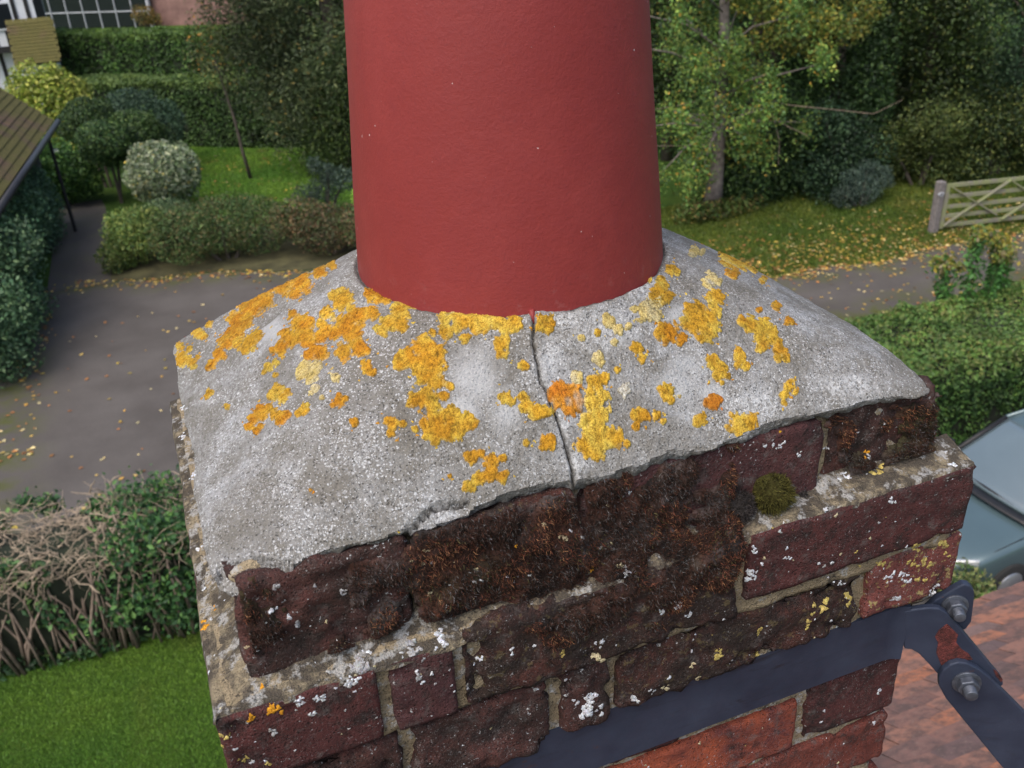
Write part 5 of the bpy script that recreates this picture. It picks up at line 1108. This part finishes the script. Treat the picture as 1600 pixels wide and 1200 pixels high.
# dark glazed building and brick wall beyond the hedges
gb_ = gp(75, 46); ge = gp(238, 42); gl = empty('glazed_building', tuple(gb_), 'dark glazed building with thin white bars behind the farther hedge', 'building')
dv = Vector((ge[0]-gb_[0], ge[1]-gb_[1], 0)); Lg = dv.length; gl.rotation_euler = (0, 0, math.atan2(dv.y, dv.x))
MB().box((-4, .15, 0), (Lg, 8, 5.5)).build('frame_wall', M_BLACK, gl); npan = 8; wq = (Lg+2)/npan
for k in range(npan+1): MB().box((-2+k*wq-.03, -.02, 0), (-2+k*wq+.03, .09, 5.3)).build('mullion', M_BAR, gl)
for k in range(npan):
    for (z0_, z1_) in ((.05, 1.0), (1.12, 2.4), (2.52, 5.2)): MB().box((-2+k*wq+.055, .05, z0_), (-2+(k+1)*wq-.055, .12, z1_)).build('pane', M_PANE, gl)
MB().box((-2, .0, 1.02), (Lg, .08, 1.10)).build('transom', M_BAR, gl); MB().box((Lg-.06, -.10, 0), (Lg+.14, .14, 5.5)).build('downpipe', M_BAR, gl)
pw2 = empty('brick_building', tuple(gp(262, 40)), 'pinkish brick building wall beside the dark glazed building', 'building', rz=gl.rotation_euler.z)
MB().box((-.95, .0, 0), (6, 8, 6)).build('wall', M_PINKB, pw2)
bush('small_shrub', 'rusty green shrub against the pink brick building wall', 'shrub', tuple(gp(228, 44)), [(0, -.4, .9, .9, .6, .7), (.6, -.4, .6, .6, .5, .5)], 900, .16, [(.10, .10, .03), (.16, .10, .03)])

# ================================================================== GATE
gpost = gp(1457, 364); gend = gp(1600, 349); gd = Vector((gend[0]-gpost[0], gend[1]-gpost[1], 0)); 
M_WOOD = NT('mossy_gate_wood'); cc_ = M_WOOD.mix(M_WOOD.ramp(M_WOOD.noise(5, 4, .6), [(.4, 0.), (.6, 1.)]), (.19, .18, .145), (.20, .22, .11)); M_WOOD = M_WOOD.set(cc_, .9, 0, .2)
M_POST = simple('weathered_post', (.16, .145, .14), .9, .3, 12)
tag(MB().box((-.085, -.085, -.2), (.085, .085, 1.22)).build('gate_post', M_POST, bevel=.02), 'square weathered wooden post at the latch end of the field gate', 'post').location = (gpost[0], gpost[1], 0)
gt = empty('field_gate', (gpost[0], gpost[1], 0), 'five-barred wooden field gate, pale and mossy, beside the driveway', 'gate', rz=math.atan2(gd.y, gd.x))
for zz in (.16, .38, .60, .84, 1.10): MB().box((.10, -.02, zz-.045), (3.25, .025, zz+.045)).build('rail', M_WOOD, gt, bevel=.006)
MB().box((.12, -.045, .10), (.22, -.022, 1.16)).build('stile', M_WOOD, gt); MB().box((3.16, -.05, .08), (3.28, .05, 1.4)).build('stile', M_WOOD, gt)
for (x0, z0_, x1, z1_) in ((.2, .16, 1.68, 1.10), (.25, 1.08, 1.5, .30), (3.1, .16, 1.7, 1.10), (1.66, .18, 3.1, 1.08)): MB().beam((x0, -.042, z0_), (x1, -.042, z1_), .03, .075, (0, -1, 0)).build('brace', M_WOOD, gt)
MB().tube([(-.09, -.10, .95), (-.02, -.115, .99), (.05, -.10, .97), (.0, -.10, .90), (-.09, -.10, .95)], .014, 6).build('chain', M_BAR, gt)
tag(MB().box((-.09, -.09, -.2), (.09, .09, 1.4)).build('gate_post', M_POST, bevel=.02), 'square weathered wooden post at the hinge end of the field gate', 'post').location = tuple(Vector((gpost[0], gpost[1], 0))+gd.normalized()*3.42)

# ================================================================== PARKED CAR (nose towards the house)
car = empty('parked_car', (7.18, 6.12, .006), 'pale teal-blue parked car with its bonnet towards the tiled roof', 'car')
M_PAINT = simple('teal_paint', (.082, .128, .142), .28, .06, 2, metal=.35, spec=.5, coat=.6); M_GLASS = simple('windscreen_glass', (.10, .135, .15), .06, .1, 1, spec=1., coat=1.); M_TRIM = simple('black_trim', (.012, .012, .013), .5, .2, 20); M_LAMP = simple('headlamp_glass', (.42, .44, .45), .12, .15, 20, spec=.8, coat=1.); M_TYRE = simple('tyre_rubber', (.02, .02, .02), .85, .2, 30); M_RIM = simple('alloy_rim', (.4, .4, .42), .35, .1, 10, metal=.8)  # base colour of the glass lightened to imitate reflected sky
# lower body loft: X, half width, sill z, shoulder z, crown z
stn = [(.00, .55, .30, .52, .54), (.05, .68, .24, .60, .63), (.16, .77, .22, .68, .715), (.40, .83, .21, .755, .80), (.80, .855, .20, .83, .885), (1.15, .86, .20, .88, .945), (1.6, .865, .20, .90, .95), (2.4, .865, .20, .91, .95), (3.2, .86, .21, .92, .96), (3.65, .84, .23, .92, .96), (3.92, .80, .27, .88, .93), (4.02, .72, .33, .80, .84)]
ring = []; V = []
for (x, w_, zb_, zs, zc) in stn:
    half = [(0, zb_), (w_*.9, zb_), (w_*.985, zb_+.10), (w_, zb_+(zs-zb_)*.5), (w_*.985, zs-.07), (w_*.94, zs-.015), (w_*.84, zs+(zc-zs)*.35), (w_*.5, zc-.012), (0, zc)]
    full = half+[(-a, b) for a, b in half[-2:0:-1]]; V += [(x+(.10*(abs(a)/w_)**3 if x < .3 else 0), a, b) for a, b in full]
k = len(full); i = np.arange(len(V)).reshape(len(stn), k); F = np.stack([i[:-1], np.roll(i[:-1], -1, 1), np.roll(i[1:], -1, 1), i[1:]], -1).reshape(-1, 4)
m = MB(); m.v = V; m.f = [tuple(map(int, f)) for f in F]+[tuple(map(int, i[0])), tuple(map(int, i[-1][::-1]))]; body = m.build('body', M_PAINT, car, True)
sd_m = body.modifiers.new('s', 'SUBSURF'); sd_m.levels = 2; sd_m.render_levels = 2
def surf(name, fn, nu, nv, mat, par, th=.012):
    U_, V_ = np.meshgrid(np.linspace(0, 1, nu), np.linspace(0, 1, nv), indexing='ij'); P = fn(U_.ravel(), V_.ravel()); i = np.arange(nu*nv).reshape(nu, nv)
    o = npobj(name, P, np.stack([i[:-1, :-1], i[1:, :-1], i[1:, 1:], i[:-1, 1:]], -1).reshape(-1, 4), mat, par, smooth=True); md = o.modifiers.new('t', 'SOLIDIFY'); md.thickness = th; md.offset = 0; return o
def wind(u, v):
    y = (u*2-1); w_ = .75-.13*v; x = 1.16+.80*v-.10*v*v*0-.10*(1-y*y)*(1-.5*v); z = .93+.475*v+.03*(1-y*y); return np.stack([x+.08, y*w_, z], -1)
ws = surf('windscreen', wind, 17, 9, M_GLASS, car)
def roofp(u, v):
    y = u*2-1; x = 1.98+1.45*v-.05*(1-y*y)*(1-v); w_ = .625-.03*v; z = 1.405+.03*(1-y*y)+.03*np.sin(v*3.14); return np.stack([x+.06, y*w_, z], -1)
surf('roof_panel', roofp, 13, 9, M_PAINT, car, .02)
def rearw(u, v):
    y = u*2-1; return np.stack([3.49+.38*v+.06*(1-y*y), y*(.595+.14*v), 1.40-.46*v+.03*(1-y*y)*(1-v)], -1)
surf('rear_window', rearw, 11, 7, M_GLASS, car)
for s in (-1, 1):
    def sidep(u, v, s=s):
        xb = 1.28+2.55*u; xt = 2.05+1.42*u; return np.stack([xb*(1-v)+xt*v, s*(.775-.155*v+.02*np.sin(v*3.14)), .915+.49*v], -1)
    surf('side_window', sidep, 11, 5, M_GLASS, car)
    MB().tube([(1.22, s*.765, .925), (1.62, s*.70, 1.17), (2.03, s*.635, 1.405)], .032, 8).build('pillar', M_TRIM, car, True)
    MB().tube([(2.03, s*.635, 1.415), (2.8, s*.63, 1.44), (3.5, s*.60, 1.41), (3.86, s*.745, .95)], .026, 8).build('roof_rail', M_PAINT, car, True)
    mr = MB().box((1.42, s*.96-.09, .93), (1.55, s*.96+.09, 1.07)).build('door_mirror', M_TRIM, car, bevel=.035)
    MB().box((1.46, min(s*.84, s*.90), .94), (1.52, max(s*.84, s*.90), .98)).build('arm', M_TRIM, mr)
    hl = surf('headlight', lambda u, v, s=s: np.stack([.055+.30*u**1.3+.02*v*0, s*(.46+.30*u), .535+.115*v+.09*u], -1), 9, 5, M_LAMP, car, .04)
    for xw in (.78, 3.25):
        w0 = MB().tube([(xw, s*.66, .30), (xw, s*.70, .30), (xw, s*.86, .30), (xw, s*.875, .30)], [.27, .30, .30, .27], 28).build('wheel', M_TYRE, car, True)
        MB().tube([(xw, s*.86, .30), (xw, s*.885, .30)], [.20, .18], 20).build('rim', M_RIM, w0, True)
    # wiper resting on the scuttle
    MB().tube([(1.20, s*.02-.35, .965), (1.175, s*.02-.02, .985), (1.20, s*.02+.36, .965)], .014, 6).build('wiper', M_TRIM, car, True)
    MB().tube([(.30+.0, s*.72, .705), (.62, s*.755, .79), (1.12, s*.775, .885)], .006, 6).build('bonnet_seam', M_TRIM, car, True)
def scut(u, v):
    y = u*2-1; return np.stack([1.06+.12*v-.09*(1-y*y), y*.70, .935+.008*v+.032*(1-y*y)], -1)
surf('scuttle_panel', scut, 15, 3, M_TRIM, car, .012)
MB().box((-.03, -.52, .24), (.05, .52, .40)).build('lower_grille', M_TRIM, car, bevel=.02); MB().tube([(.0, -.40, .545), (-.035, 0, .56), (.0, .40, .545)], .022, 8).build('grille_bar', M_TRIM, car, True)
MB().tube([(.10, -.70, .33), (-.035, -.45, .34), (-.055, 0, .34), (-.035, .45, .34), (.10, .70, .33)], .05, 8).build('bumper_strip', M_TRIM, car, True)
bush('verge_shrub', 'small yellow-green shrub between the tiled roof eave and the car', 'shrub', tuple(gp(1508, 960)), [(0, 0, .35, .35, .3, .35), (.25, .15, .3, .3, .25, .3), (-.2, 0, .5, .25, .25, .3)], 1800, .06, [(.06, .11, .03), (.10, .13, .05), (.14, .15, .07)])

# ---- tall goldenrod standing out of the right hedge
for j, (u, v, h_, lab_) in enumerate([(1505, 480, 1.25, 'tall goldenrod plant with a yellow head above the green hedge'), (1475, 475, .75, 'short goldenrod clump with a drooping yellow head by the hedge'), (1560, 470, .85, 'leaning goldenrod stem with an orange-yellow tip above the hedge'), (1540, 475, 1.05, 'leafy dark green goldenrod stem rising from the hedge')]):
    b_ = gp(u, v, 1.30); g_ = empty('goldenrod', (b_[0], b_[1], 1.30), lab_, 'plant', 'goldenrod in the hedge'); m = MB(); Pq, Cq = [], []
    for s in range(5):
        a = random.uniform(0, 6.28); q = random.uniform(.05, .25); hh = h_*random.uniform(.75, 1.05); pts = [(0, 0, -.5), (q*.4*math.cos(a), q*.4*math.sin(a), hh*.5), (q*math.cos(a), q*math.sin(a), hh)]
        m.tube(pts, [.012, .009, .005], 5); t_ = RNG.uniform(.1, 1, 110)[:, None]; Pq.append(np.array(pts[0])*(1-t_)+np.array(pts[2])*t_+RNG.normal(0, .06, (110, 3))); Cq.append(pick([(.04, .12, .03), (.06, .16, .04)], 110))
        Pq.append(np.array(pts[2])+RNG.normal(0, .06, (60, 3))); Cq.append(pick([(.20, .17, .03), (.16, .17, .04), (.16, .14, .09), (.08, .14, .03)], 60))
    m.build('stem', simple('stem_green', (.07, .10, .04), .8) if j == 0 else bpy.data.materials['stem_green'], g_); Pq = np.concatenate(Pq); V, F, C = leafmesh(Pq, np.tile([0, 0, .5], (len(Pq), 1)), .085, np.concatenate(Cq)); put('leaves_and_flowers', V, F, C, g_)

# ================================================================== FALLEN LEAVES
def litter(name, label, pts, size, pal, z=.014):
    n = len(pts); P = np.concatenate([np.array(pts), np.full((n, 1), z)], 1); V, F, C = leafmesh(P, np.tile([0, 0, 3.], (n, 1)), size, pick(pal, n), .7, 1.6); V[:, 2] = np.maximum(V[:, 2], .011); o = npobj(name, V, F, FOL, None, C); return tag(o, label, 'leaves', None, 'stuff')
LP = [(.36, .22, .06), (.42, .30, .10), (.28, .13, .05), (.45, .38, .22), (.20, .09, .04), (.34, .27, .05)]
pts = []
for _ in range(230): pts.append((RNG.uniform(-4, 4.5), RNG.uniform(10.8, 19.5)))
for _ in range(420): x = RNG.uniform(-2.6, 5); pts.append((x, cfar(x)-abs(RNG.normal(0, .35))+.1))
for _ in range(110): pts.append((-3.3-abs(RNG.normal(0, .3))+.5, RNG.uniform(14, 22)))
for _ in range(900): x = RNG.uniform(8, 22); pts.append((x, cfar(x)-abs(RNG.normal(0, .22))+.08))
for _ in range(420): x = RNG.uniform(8, 22); pts.append((x, RNG.uniform(cnear(x), cfar(x))))
litter('fallen_leaves', 'fallen yellow and brown leaves scattered over the asphalt', pts, .085, LP)
pts = []
for _ in range(2000): x = RNG.uniform(8.5, 20); pts.append((x, cfar(x)+abs(RNG.normal(0, 1.3))))
for _ in range(120): pts.append((RNG.uniform(.5, 4.), RNG.uniform(26, 33)))
litter('lawn_leaves', 'autumn leaves lying on the grass below the trees', pts, .085, LP, .03)
# short grass blades on the lawns
def lawn(n, x0, x1, y0, y1, h_, test=None, tint=(1, 1, 1)):
    P = np.stack([RNG.uniform(x0, x1, n), RNG.uniform(y0, y1, n), np.zeros(n)], -1)
    if test is not None: P = P[test(P)]
    n = len(P); k = np.clip(.5+.8*fbm(P, .8, 3, 500), 0, 1)[:, None]; C = (np.array([.055, .125, .020])*(1-k)+np.array([.10, .17, .028])*k)*RNG.uniform(.85, 1.15, (n, 1))*np.array(tint)
    br_ = np.clip(vnoise(P, 1.7, 511)*1.6-.75, 0, 1)[:, None]; C = C*(1-br_)+np.array([.13, .11, .035])*br_
    a = RNG.uniform(0, 6.28, n); s = np.stack([np.cos(a), np.sin(a), a*0], -1)*.012*(h_/.05); tip = P+np.stack([RNG.normal(0, .35, n)*h_, RNG.normal(0, .35, n)*h_, RNG.uniform(.5, 1.2, n)*h_], -1)
    return np.stack([P-s, P+s, tip], 1).reshape(-1, 3), np.arange(3*n).reshape(n, 3), np.repeat(C, 3, 0)
sets = [lawn(110000, -3.6, .6, 5.6, 9.0, .026, None, (1.15, 1.2, 1.1)), lawn(50000, .2, 5.5, 25, 35, .05, lambda P: P[:, 1] < 34.6-.7*(P[:, 0]-2), (1.15, 1.25, 1.)), lawn(90000, 8, 22, 14, 20, .07, lambda P: P[:, 1] > np.array([cfar(x) for x in P[:, 0]])+.05, (.80, .62, .62))]
Vg = []; Fg = []; Cg = []; n_ = 0
for (V, F, C) in sets: Vg.append(V); Fg.append(F+n_); Cg.append(C); n_ += len(V)
tag(npobj('grass', np.concatenate(Vg), np.concatenate(Fg), FOL, None, np.concatenate(Cg)), 'short mown grass on the lawns', 'grass', None, 'stuff')

# soil bed under the low shrubs, leaf-littered
bp = [(x, cfar(x)+.02) for x in np.linspace(-1.6, 6.5, 28)]+[(6.5, 21.2), (5., 23.2), (2.5, 24.0), (-.2, 24.4), (-1.5, 24.2)]
sheet('flower_bed', bp, .016, simple('bed_soil', (.055, .052, .022), .95, .5, 2.5, bump=.6))
